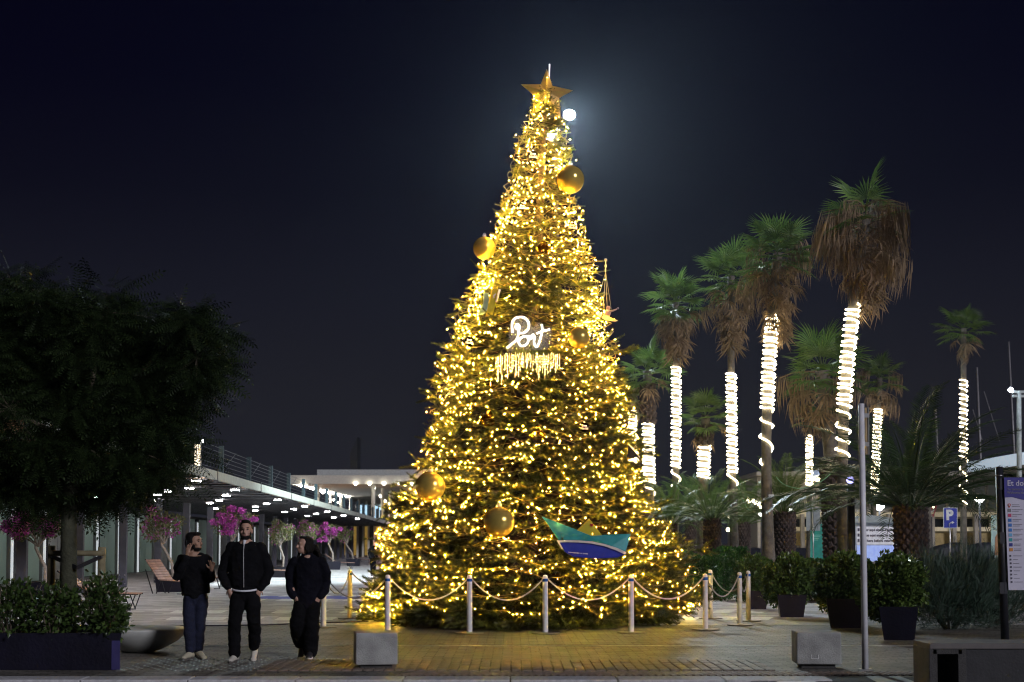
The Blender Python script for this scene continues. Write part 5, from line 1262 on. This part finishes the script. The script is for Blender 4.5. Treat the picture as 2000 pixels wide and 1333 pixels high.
for i in range(11): addobj('festoon_bulb', dl2, o, at(1583 + i * 6.5, 933 + 3 * math.sin(i * .7) + i * .6, HY - 2) + ob_)
for x, y in ((1470, 978), (1476, 982), (1483, 985), (1462, 980), (1487, 992), (1495, 998), (1340, 985), (1350, 990), (1460, 975), (1803, 988), (1822, 989), (1345, 1015), (1347, 1045), (1422, 1035), (1424, 1010)): addobj('festoon_bulb', dl2, o, at(x, y, HY - 3) + ob_)
# red crane arm / gangway leaning in front of the building
g = at(1820, 1000, 80); o = thing('red_gangway', Vector((g.x, 80, 0)), 'thin red lattice boom leaning in front of the harbour building', 'crane'); og_ = -o.location
a, b = at(1818, 1010, 80), at(1842, 935, 80); m_rd = mat('red_paint', (.35, .03, .04), .5)
for dx in (-.12, .12): MB().bar(a + og_ + Vector((dx, 0, 0)), b + og_ + Vector((dx, 0, 0)), .05, .05).build('rail', m_rd, o)
for i in range(10): p = a.lerp(b, i / 9) + og_; MB().bar(p + Vector((-.12, 0, 0)), p + Vector((.12, 0, .15)), .04, .04).build('rung', m_white if i % 2 else m_rd, o)
MB().cyl(a + og_, (a.x + og_.x, 0, 0), .08, n=8).build('pedestal', m_dark, o)
# covered dinghies on the quay behind the bushes
for px, lab in ((1838, 'dark tarpaulin covered boat under the parking sign'), (1895, 'dark tarpaulin covered boat right of the parking sign')):
    g = Vector((at(px, 1075, 68).x, 68, 0)); o = thing('covered_boat', g, lab, 'boat'); mb = MB()
    mb.loft([(-1.1, 0, .6), (-.7, 0, .85), (0, 0, 1.0), (.7, 0, 1.25), (1.2, 0, 1.5)], [.1, .38, .45, .35, .06], 10); mb.build('tarpaulin', mat('tarp', (.02, .022, .035), .6, bump=.6, bscale=8), o, True)
    for x in (-.6, .6): MB().box((x, 0, .22), (.08, .9, .44)).build('trestle', m_dark, o)
# advertising banner at the right behind the board
g = Vector((at(1944, 1080, 45).x, 45, 0)); o = thing('banner_totem', g, 'pale banner totem half hidden by the information board post', 'sign'); ob_ = -g; Yf = 45
quad('panel', [(1938, 1007), (1957, 1007), (1957, 1090), (1938, 1090)], mat('banner', (.42, .60, .58), .5, var=.3, scale=1.2), .0, th=.1)
quad('figure_print', [(1944, 1050), (1948, 1042), (1952, 1052), (1953, 1085), (1943, 1085)], mat('print_orange', (.4, .2, .1), .5), -.012)
# lit sign board on the canopy roof behind the leafy tree
g = PP(7.0, 41, 3.64); o = thing('lit_roof_sign', g, 'upright lit panel standing on the canopy edge beside the leafy tree', 'sign'); og_ = -g
a, b = at(380, 868, 41), at(391, 919, 41)
MB().box((a + b) / 2 + og_, (.16, .05, a.z - b.z)).build('panel', mat('lit_panel', (.9, .8, .6), .5, var=.6, scale=9, emit=(1, .85, .6), es=3.0), o)
MB().bar(at(392, 866, 41) + og_, at(392, 920, 41) + og_, .03, .03).build('post', m_white, o)
MB().sphere(at(395, 862, 41) + og_, .05, 10, 8).build('lamp', m_globe, o, True)
# ================================================================== floodlight mast behind the fir
FY = 60; ft = at(1112, 224, FY); o = thing('floodlight_mast', Vector((ft.x - .55, FY + .5, 0)), 'tall mast behind the fir with one dazzling white floodlight beside the star', 'floodlight'); og_ = -o.location
MB().cyl((0, 0, 0), Vector((ft.x - .55, FY + .5, ft.z + .2)) + og_, .13, .08, 12).build('pole', m_dark, o, True)
MB().box(ft + og_ + Vector((0, .16, .0)), (.50, .2, .4)).build('housing', m_dark, o, bevel=.03)
MB().bar(ft + og_ + Vector((-.55, .5, 0)), ft + og_ + Vector((0, .2, 0)), .06, .06).build('bracket', m_dark, o)
MB().sphere(ft + og_ + Vector((0, -.02, -.02)), (.25, .06, .22), 20, 12).build('lens', mat('flood_lens', (1, 1, 1), .3, emit=(.80, .92, 1.0), es=90.0), o, True)
ld = bpy.data.lights.new('flood_beam', 'SPOT'); ld.energy = 9500; ld.color = (.72, .90, 1.0); ld.spot_size = R(104); ld.spot_blend = .35; ld.shadow_soft_size = .12
lo = bpy.data.objects.new('flood_beam', ld); COL.objects.link(lo); lo.parent = o
for nm, dv, en, off_ in (('added_left_beam', Vector((-.72, .25, -.60)), 60000, Vector((-1.0, .45, .1))), ('added_right_beam', Vector((.66, -.60, -.40)), 11000, Vector((-.78, .25, -.9)))):  # two added heads, not seen, to brighten the left plaza and the palms
    l2 = bpy.data.lights.new(nm, 'SPOT'); l2.energy = en; l2.color = (.80, .95, .97); l2.spot_size = R(100); l2.spot_blend = .4; l2.shadow_soft_size = .12
    o2 = bpy.data.objects.new(nm, l2); COL.objects.link(o2); o2.parent = o; o2.location = ft + og_ + off_; o2.rotation_euler = dv.to_track_quat('-Z', 'Y').to_euler()
    M_ = dv.to_track_quat('-Z', 'Y').to_matrix(); MB().box(ft + og_ + off_ - dv.normalized() * .16, (.44, .36, .2), M_).build('housing', m_dark, o); MB().box(ft + og_ + off_ - dv.normalized() * .05, (.38, .30, .02), M_).build('lens', mat('flood_lens'), o); MB().bar(ft + og_ + off_ - dv.normalized() * .2, Vector((0, 0, ft.z + off_.z)), .05, .05).build('bracket', m_dark, o)  # casing, glowing plate and bracket of each added head
lo.location = ft + og_ + Vector((0, -.12, -.05)); lo.rotation_euler = Vector((-.06, -.70, -.80)).to_track_quat('-Z', 'Y').to_euler()
# ================================================================== people
from mathutils import noise as mnoise
def shell(name, prims, m, parent, voxel=.012, smooth=3, fold=None):
    fold = fold if fold is not None else (.011 if name in ('jacket', 'trousers', 'sweater', 'jeans') else 0)
    mb = MB()
    for p in prims:
        if p[0] == 'l':   # tapered limb through points with radii, rounded ends
            pts, rad = p[1], p[2]; ex = p[3] if len(p) > 3 else 1.0
            mb.loft(pts, rad, 16, True, (0, 1, 0) if len(p) < 5 else p[4], ex)
            for q_, r_ in ((pts[0], rad[0]), (pts[-1], rad[-1])): mb.sphere(q_, r_ * min(1, ex) * .98, 12, 8)
        else: mb.sphere(p[1], p[2], 18, 12, p[3] if len(p) > 3 else None)
    me = bpy.data.meshes.new(name); me.from_pydata(mb.v, [], mb.f)
    ob = bpy.data.objects.new(name, me); COL.objects.link(ob)
    rm = ob.modifiers.new('r', 'REMESH'); rm.mode = 'VOXEL'; rm.voxel_size = voxel
    sm = ob.modifiers.new('s', 'SMOOTH'); sm.iterations = smooth; sm.factor = .5
    dg = bpy.context.evaluated_depsgraph_get(); m2 = bpy.data.meshes.new_from_object(ob.evaluated_get(dg)); bpy.data.objects.remove(ob)
    if fold:
        ns = [v.normal.copy() for v in m2.vertices]
        for v, n_ in zip(m2.vertices, ns):
            c = v.co; q_ = V3((c.x * 6 + c.z * 5, c.y * 5, c.z * 13 - c.x * 4)); q2_ = V3((c.x * 11 - c.z * 6, c.y * 9, c.z * 22 + c.x * 9 + 5))
            v.co = c + n_ * (fold * mnoise.noise(q_) + fold * .55 * mnoise.noise(q2_))
    m2.name = name; m2.materials.clear(); m2.materials.append(m)
    for p in m2.polygons: p.use_smooth = True
    return addobj(name, m2, parent)
V3 = Vector
m_skin = mat('skin', (.50, .30, .22), .5, var=.1, scale=8); m_skin2 = mat('skin_tan', (.36, .21, .14), .5, var=.1, scale=8)
m_hair = mat('hair_dark', (.008, .006, .005), .6, var=.4, scale=40, bump=.8, bscale=90, spec=.2)
m_blk = mat('black_cloth', (.006, .006, .0075), .95, var=.4, scale=7, bump=.9, bscale=11, spec=.12); m_blk2 = mat('black_trousers', (.005, .005, .006), .95, var=.4, scale=7, bump=.9, bscale=10, spec=.12)
m_jean = mat('dark_jeans', (.006, .009, .030), .9, var=.3, scale=14, bump=.4, bscale=70); m_shoe = mat('pale_shoe', (.58, .55, .48), .6, var=.12); m_sole = mat('sole', (.10, .09, .08), .8); m_tee = mat('white_tee', (.75, .75, .80), .8); m_bshoe = mat('black_shoe', (.03, .03, .035), .4)
def head_prims(c, yaw, s=1.0, pitch=0.0):
    """skull, jaw, nose, ears, brow; the face looks along -Y turned by YAW"""
    M = Euler((pitch, 0, yaw)).to_matrix(); T = lambda x, y, z: tuple(c + M @ (V3((x, y, z)) * s)); E = lambda x, y, z: (x * s, y * s, z * s)
    return [('e', T(0, .01, .02), E(.076, .098, .104), M), ('e', T(0, -.03, -.05), E(.058, .068, .068), M), ('e', T(0, -.062, -.086), E(.030, .028, .026), M),
            ('l', [T(0, -.088, .02), T(0, -.112, -.022)], [.011 * s, .017 * s]), ('e', T(0, -.082, .034), E(.055, .016, .012), M),
            ('e', T(.078, .012, -.01), E(.013, .026, .034), M), ('e', T(-.078, .012, -.01), E(.013, .026, .034), M), ('e', T(0, -.092, -.058), E(.026, .012, .007), M), ('e', T(0, -.090, -.068), E(.023, .012, .008), M),
            ('e', T(.04, -.068, -.025), E(.025, .022, .02), M), ('e', T(-.04, -.068, -.025), E(.025, .022, .02), M)], T, E, M
def face_parts(par, T, E, M, lips=(.25, .10, .09)):
    for sx in (-1, 1):
        MB().sphere(T(sx * .032, -.084, .014), E(.013, .008, .007), 10, 8, M).build('eye', mat('eye', (.03, .022, .02), .2), par, True)
        MB().sphere(T(sx * .033, -.090, .036), E(.022, .007, .0045), 10, 6, M).build('eyebrow', m_hair, par, True)
    MB().sphere(T(0, -.099, -.063), E(.022, .006, .006), 10, 6, M).build('mouth', mat('lips', lips, .5), par, True)
def hand(wrist, d, up, spread=.35, curl=.5, s=1.0, thumb=1):
    """palm and five bent fingers: d = direction of the fingers, up = back-of-hand normal, thumb = side of the thumb"""
    d = V3(d).normalized(); up = (V3(up) - d * V3(up).dot(d)).normalized(); sd = d.cross(up).normalized() * thumb
    w_ = V3(wrist); pr = [('l', [tuple(w_), tuple(w_ + d * .045 * s), tuple(w_ + d * .085 * s)], [.026 * s, .034 * s, .036 * s], .55, tuple(up))]
    for i, (o_, l_) in enumerate(((.028, .070), (.010, .080), (-.010, .075), (-.027, .060))):
        b_ = w_ + d * .085 * s + sd * o_ * s; a_ = (o_ / .028) * spread * .5; f1 = (d + sd * a_ - up * curl * .5).normalized(); f2 = (d + sd * a_ - up * curl * 1.5).normalized()
        k1 = b_ + f1 * l_ * .55 * s; pr.append(('l', [tuple(b_ - d * .015 * s), tuple(k1), tuple(k1 + f2 * l_ * .5 * s)], [.0105 * s, .0098 * s, .0085 * s]))
    tb = w_ + d * .03 * s + sd * .030 * s; t1 = tb + (d * .6 + sd * .8 - up * .25).normalized() * .042 * s; pr.append(('l', [tuple(tb - sd * .01), tuple(t1), tuple(t1 + (d * .9 + sd * .3 - up * .3).normalized() * .034 * s)], [.014 * s, .0115 * s, .0095 * s]))
    return pr
def shoe(par, ankle, toe_dir, pitch, m, L=.27, name='shoe', solem=None):
    """ankle = centre of the ankle; toe_dir = heading (radians, 0 = towards camera); pitch > 0 lifts the heel"""
    Mz = Euler((0, 0, toe_dir)).to_matrix() @ Euler((pitch, 0, 0)).to_matrix(); a = V3(ankle); T = lambda x, y, z: tuple(a + Mz @ V3((x, y, z)))
    pr = [('l', [T(0, .07, -.055), T(0, .02, -.045), T(0, -.06, -.055), T(0, -.14, -.068)], [.040, .043, .042, .034]), ('l', [T(0, .03, .01), T(0, .02, -.03)], [.040, .046]), ('e', T(0, -.165, -.072), (.042, .05, .026), Mz)]
    s_ = shell(name, pr, m, par, .009, 3)
    sm_ = MB(); n = 18; vs = []
    for z in (-.108, -.080):
        for i in range(n):
            t = 2 * math.pi * i / n; y = -.055 + .158 * math.sin(t); w_ = .047 * (1 - .16 * math.sin(t)) ; vs.append(T(w_ * math.cos(t), y * 1.0, z))
    sm_.add(vs, [tuple(range(n - 1, -1, -1)), tuple(range(n, 2 * n))] + [(i, (i + 1) % n, n + (i + 1) % n, n + i) for i in range(n)]); sm_.build('sole', solem or m_sole, s_)
    return s_
def lerp3(a, b, t): return tuple(V3(a).lerp(V3(b), t))
# ------------------------------------------------------------------ man in the bomber jacket (centre)
g = gnd(478, 1292); o = thing('person', g, 'person in a black zipped bomber jacket and white sneakers walking in the middle', 'person')
hd, T, E, M = head_prims(V3((.005, -.03, 1.665)), R(3))
sk_ = hd + [('l', [(0, -.01, 1.60), (0, 0, 1.50)], [.056, .062]), ('l', [(0, 0, 1.48), (0, 0, 1.2), (0, 0, .98), (0, 0, .90)], [.17, .155, .145, .155], .62), ('l', [(-.20, .0, 1.43), (-.285, .03, 1.16), (-.21, -.05, .93)], [.045, .032, .030]), ('l', [(.20, 0, 1.43), (.275, .03, 1.16), (.20, -.05, .93)], [.045, .032, .030]),
             ('l', [(-.09, -.0, .90), (-.10, -.12, .50), (-.105, -.10, .10)], [.085, .058, .04]), ('l', [(.09, 0, .90), (.11, -.06, .50), (.085, .22, .19)], [.085, .058, .04])]
sk_ += hand((-.205, -.055, .935), (.25, -.1, -1), (-.5, -.8, 0), .2, .3, .9, 1) + hand((.195, -.055, .935), (-.25, -.1, -1), (.5, -.8, 0), .2, .3, .9, -1)
shell('body', sk_, m_skin, o, .0085, 2); face_parts(o, T, E, M)
shell('beard', [('e', T(0, -.045, -.082), E(.060, .056, .042), M), ('e', T(.056, -.02, -.05), E(.014, .032, .042), M), ('e', T(-.056, -.02, -.05), E(.014, .032, .042), M), ('e', T(0, -.101, -.046), E(.026, .007, .005), M)], m_hair, o, .007, 1)
shell('hair', [('e', T(0, .036, .076), E(.081, .090, .060), M), ('e', T(0, .06, .02), E(.078, .062, .075), M), ('e', T(0, -.035, .118), E(.058, .045, .024), M), ('e', T(.074, .02, .035), E(.012, .03, .04), M), ('e', T(-.074, .02, .035), E(.012, .03, .04), M)], m_hair, o, .009, 1)
jk = shell('jacket', [('l', [(0, .01, 1.52), (0, .01, 1.46), (0, .005, 1.36), (0, 0, 1.18), (0, 0, 1.02), (0, -.01, .955)], [.13, .190, .222, .220, .212, .198], .66), ('l', [(-.185, .01, 1.445), (-.245, .03, 1.30), (-.305, .045, 1.13), (-.265, -.02, 1.02), (-.215, -.05, .945)], [.080, .076, .068, .064, .052]),
                      ('l', [(.185, .01, 1.445), (.242, .03, 1.30), (.295, .045, 1.13), (.255, -.02, 1.02), (.205, -.05, .945)], [.080, .076, .068, .064, .052]), ('l', [(0, .02, 1.50), (0, .015, 1.555)], [.088, .078]), ('l', [(0, 0, .965), (0, -.005, .935)], [.20, .192], .66)], m_blk, o, .011, 3)
MB().loft([(.0, -.115, 1.50), (.0, -.160, 1.40), (.002, -.160, 1.20), (.004, -.150, 1.05), (.005, -.142, .945)], .0055, 5).build('zip', mat('zip_metal', (.6, .6, .62), .35, .8), jk)
MB().cyl((0, -.075, 1.545), (0, -.13, 1.488), .022, .012, 8).build('tee_neck', m_tee, o)
pts = [(.165 * math.sin(t) , -.148 * math.cos(t) * .95 - .005, .925 - .028 * math.cos(t)) for t in np.linspace(-1.15, 1.15, 15)]
MB().loft(pts, .013, 6).build('tee_hem', m_tee, o, True)
shell('trousers', [('l', [(0, 0, .96), (0, 0, .88), (0, 0, .82)], [.172, .178, .17], .66), ('l', [(-.085, 0, .86), (-.100, -.06, .68), (-.112, -.12, .50), (-.112, -.115, .30), (-.110, -.10, .11)], [.104, .096, .084, .080, .078]), ('l', [(.085, 0, .86), (.110, -.06, .70), (.125, -.07, .52), (.110, .07, .36), (.085, .19, .195)], [.104, .098, .086, .080, .076])], m_blk2, o, .011, 3)
shoe(o, (-.11, -.10, .105), R(-6), 0, m_shoe); shoe(o, (.083, .225, .155), R(4), R(28), m_shoe)
# ------------------------------------------------------------------ man with a hand at his ear (left)
g = gnd(381, 1287); o = thing('person', g, 'person in a black sweater and dark jeans holding a phone to the ear', 'person'); s0 = .93
hd, T, E, M = head_prims(V3((-.015, -.04, 1.515)), R(68), .98)
sk_ = hd + [('l', [(-.03, -.01, 1.45), (-.04, 0, 1.36)], [.054, .06]), ('l', [(-.03, 0, 1.34), (-.02, 0, 1.1), (-.01, 0, .90), (0, 0, .82)], [.155, .145, .135, .145], .62), ('l', [(-.19, 0, 1.29), (-.215, -.10, 1.06), (-.085, -.17, 1.335)], [.042, .032, .030]), ('l', [(.14, 0, 1.29), (.19, -.04, 1.03), (.245, -.24, 1.13)], [.042, .032, .030]),
             ('l', [(-.07, 0, .82), (-.07, -.05, .46), (-.055, -.04, .09)], [.08, .055, .038]), ('l', [(.07, 0, .82), (.06, -.02, .46), (.035, .05, .10)], [.08, .055, .038])]
sk_ += hand((-.080, -.175, 1.345), (.10, .12, 1), (-.3, -.9, 0), .45, .35, .95, 1) + hand((.255, -.255, 1.145), (.15, -.35, .9), (.2, .9, .2), .7, .35, .95, 1)
shell('body', sk_, m_skin2, o, .0085, 2); face_parts(o, T, E, M)
shell('beard', [('e', T(0, -.045, -.085), E(.058, .054, .036), M), ('e', T(.056, -.02, -.055), E(.013, .03, .036), M), ('e', T(-.056, -.02, -.055), E(.013, .03, .036), M), ('e', T(0, -.1, -.046), E(.026, .007, .005), M)], m_hair, o, .007, 1)
shell('hair', [('e', T(0, .042, .070), E(.086, .092, .072), M), ('e', T(0, .075, .0), E(.082, .062, .10), M), ('e', T(0, -.035, .112), E(.062, .05, .030), M), ('e', T(.078, .02, .01), E(.016, .045, .06), M), ('e', T(-.078, .02, .01), E(.016, .045, .06), M)], m_hair, o, .009, 1)
shell('sweater', [('l', [(-.035, .01, 1.375), (-.03, .01, 1.32), (-.025, .005, 1.22), (-.015, 0, 1.04), (-.005, 0, .88), (0, 0, .835)], [.115, .178, .205, .198, .188, .182], .66), ('l', [(-.185, .01, 1.295), (-.225, -.05, 1.17), (-.222, -.11, 1.06), (-.155, -.155, 1.19), (-.09, -.17, 1.315)], [.070, .066, .060, .054, .044]),
                  ('l', [(.13, .01, 1.295), (.175, -.01, 1.16), (.205, -.05, 1.03), (.235, -.16, 1.06), (.248, -.235, 1.125)], [.070, .066, .060, .054, .044]), ('l', [(-.037, .01, 1.36), (-.03, .005, 1.405)], [.078, .068])], m_blk, o, .011, 3)
shell('jeans', [('l', [(0, 0, .86), (0, 0, .80), (0, 0, .75)], [.152, .156, .150], .66), ('l', [(-.07, 0, .79), (-.078, -.03, .62), (-.075, -.055, .46), (-.065, -.05, .28), (-.055, -.04, .10)], [.094, .086, .072, .066, .056]), ('l', [(.07, 0, .79), (.072, -.01, .62), (.066, -.015, .46), (.05, .01, .28), (.038, .04, .105)], [.094, .086, .072, .066, .056])], m_jean, o, .011, 3)
shoe(o, (-.058, -.06, .105), R(-12), 0, mat('beige_shoe', (.50, .46, .34), .6), .25); shoe(o, (.045, .03, .125), R(38), R(12), mat('beige_shoe'), .25)
ph = g + V3((-.095, -.13, 1.475)); MB().box((0, 0, 0), (.012, .075, .145), (R(14), 0, R(8))).build('phone', mat('phone_black', (.02, .02, .022), .15), None, bevel=.005, loc=ph, label='thin dark phone held to the ear of the left walker', cat='phone')
# ------------------------------------------------------------------ woman with curly hair (right)
g = gnd(600, 1285); o = thing('person', g, 'person with long dark curly hair in an oversized black jacket and wide trousers', 'person')
hd, T, E, M = head_prims(V3((-.045, -.03, 1.475)), R(-62), .93)
sk_ = hd + [('l', [(-.03, -.01, 1.41), (-.015, 0, 1.31)], [.048, .055]), ('l', [(0, 0, 1.29), (0, 0, 1.05), (0, 0, .88), (0, 0, .80)], [.14, .128, .125, .14], .62), ('l', [(-.17, 0, 1.26), (-.225, .03, 1.02), (-.165, -.06, .84)], [.04, .03, .028]), ('l', [(.17, 0, 1.26), (.225, .03, 1.02), (.17, -.06, .84)], [.04, .03, .028]),
             ('l', [(-.075, 0, .80), (-.10, -.06, .46), (-.10, .22, .20)], [.078, .052, .036]), ('l', [(.075, 0, .80), (.06, -.05, .45), (.035, -.03, .09)], [.078, .052, .036])]
sk_ += hand((-.16, -.065, .84), (.3, -.1, -1), (-.5, -.8, 0), .2, .3, .85, 1) + hand((.165, -.065, .84), (-.3, -.1, -1), (.5, -.8, 0), .2, .3, .85, -1)
shell('body', sk_, m_skin, o, .0085, 2); face_parts(o, T, E, M, (.30, .09, .09))
rr = random.Random(5)
hp_ = [('e', T(0, .045, .066), E(.085, .088, .070), M), ('e', T(0, -.02, .112), E(.06, .055, .022), M), ('e', T(0, .08, -.01), E(.085, .065, .12), M), ('e', T(.075, .03, -.02), E(.02, .055, .09), M), ('e', T(-.075, .03, -.02), E(.02, .055, .09), M)]
for i in range(26):
    a = rr.uniform(-.3, 1.7); rad_ = rr.uniform(.05, .10); x0 = .02 + .09 * math.sin(a); y0 = .02 + .07 * math.cos(a); pts = []
    for k_ in range(7):
        t = k_ / 6; pts.append((-.01 + x0 + .10 * t * math.sin(a) + .016 * math.sin(k_ * 2.2 + i), y0 + .02 * t + .016 * math.cos(k_ * 2.2 + i), 1.47 - .24 * t - (.04 if i % 3 == 0 else 0) * t))
    hp_.append(('l', pts, [.020, .022, .022, .021, .019, .016, .010]))
for i in range(3): hp_.append(('l', [(-.10 - .01 * i, .03, 1.40), (-.125, .0, 1.33), (-.145 - .012 * i, -.03, 1.27), (-.15, -.05, 1.22)], [.014, .016, .014, .008]))
shell('hair', hp_, m_hair, o, .0085, 1)
shell('jacket', [('l', [(-.005, .01, 1.345), (0, .01, 1.29), (0, .005, 1.18), (0, 0, 1.0), (0, 0, .82), (0, 0, .70)], [.098, .165, .192, .190, .180, .174], .68), ('l', [(-.175, .01, 1.255), (-.235, .025, 1.12), (-.228, .035, .98), (-.225, -.02, .88), (-.175, -.06, .815)], [.078, .072, .066, .062, .052]),
                 ('l', [(.175, .01, 1.255), (.235, .025, 1.12), (.232, .035, .98), (.23, -.02, .88), (.18, -.06, .815)], [.078, .072, .066, .062, .052]), ('l', [(-.01, .015, 1.33), (-.01, .01, 1.375)], [.082, .075])], mat('navy_black_cloth', (.0055, .0055, .010), .95, var=.4, scale=7, bump=.9, bscale=11, spec=.12), o, .011, 3)
shell('trousers', [('l', [(0, 0, .78), (0, 0, .72)], [.16, .165], .68), ('l', [(-.075, 0, .74), (-.105, -.05, .58), (-.125, -.07, .45), (-.125, .07, .30), (-.115, .17, .20)], [.100, .100, .100, .104, .098]), ('l', [(.075, 0, .74), (.068, -.03, .58), (.062, -.045, .42), (.052, -.04, .24), (.045, -.03, .10)], [.100, .102, .104, .106, .104])], m_blk2, o, .011, 3)
shoe(o, (-.112, .22, .165), R(-8), R(58), m_bshoe, .24, solem=m_tee); shoe(o, (.042, -.06, .100), R(4), 0, m_bshoe, .24, solem=m_tee)
# ------------------------------------------------------------------ far person by the left edge of the fir
Yf = 66; g = Vector((at(731, 1090, Yf).x, Yf, 0)); o = thing('person', g, 'distant person in dark clothes leaning at the left edge of the fir', 'person')
hd, T, E, M = head_prims(V3((.05, -.03, 1.50)), R(-20), 1.0)
shell('body', hd + [('l', [(.05, 0, 1.42), (.02, 0, 1.33)], [.05, .055]), ('l', [(.02, 0, 1.3), (-.05, 0, .86)], [.15, .14], .62), ('l', [(-.10, 0, .85), (-.10, 0, .06)], [.08, .04]), ('l', [(.0, 0, .85), (.02, .05, .06)], [.08, .04])] + hand((.12, -.2, 1.15), (.5, -.5, .5), (0, 0, 1)), m_skin, o, .012, 1)
shell('hair', [('e', T(0, .025, .06), E(.085, .1, .08), M)], m_hair, o, .012, 1)
shell('jacket', [('l', [(.02, 0, 1.34), (.0, 0, 1.2), (-.06, 0, .82)], [.15, .21, .19], .66), ('l', [(-.17, 0, 1.27), (-.24, -.02, 1.02), (-.2, -.12, .85)], [.075, .07, .05]), ('l', [(.18, 0, 1.27), (.22, -.06, 1.05), (.12, -.2, 1.13)], [.075, .07, .05])], m_blk, o, .014, 2)
shell('trousers', [('l', [(-.05, 0, .88), (-.05, 0, .80)], [.16, .16], .66), ('l', [(-.11, 0, .84), (-.10, 0, .10)], [.1, .07]), ('l', [(.0, 0, .84), (.02, .04, .10)], [.1, .07])], m_blk2, o, .014, 2)
shoe(o, (-.10, 0, .105), 0, 0, m_bshoe); shoe(o, (.02, .04, .105), 0, 0, m_bshoe)
# ================================================================== damp night air
hz = bpy.data.materials.new('damp_air'); hz.use_nodes = True; n = hz.node_tree; n.nodes.remove(n.nodes['Principled BSDF'])
pv2 = n.nodes.new('ShaderNodeVolumePrincipled'); pv2.inputs['Color'].default_value = (.74, .85, 1.0, 1); pv2.inputs['Density'].default_value = .00017; pv2.inputs['Anisotropy'].default_value = .82
n.links.new(pv2.outputs[0], n.nodes['Material Output'].inputs['Volume'])
MB().box((0, 135, 10.3), (700, 310, 23.4)).build('haze', hz, kind='stuff')
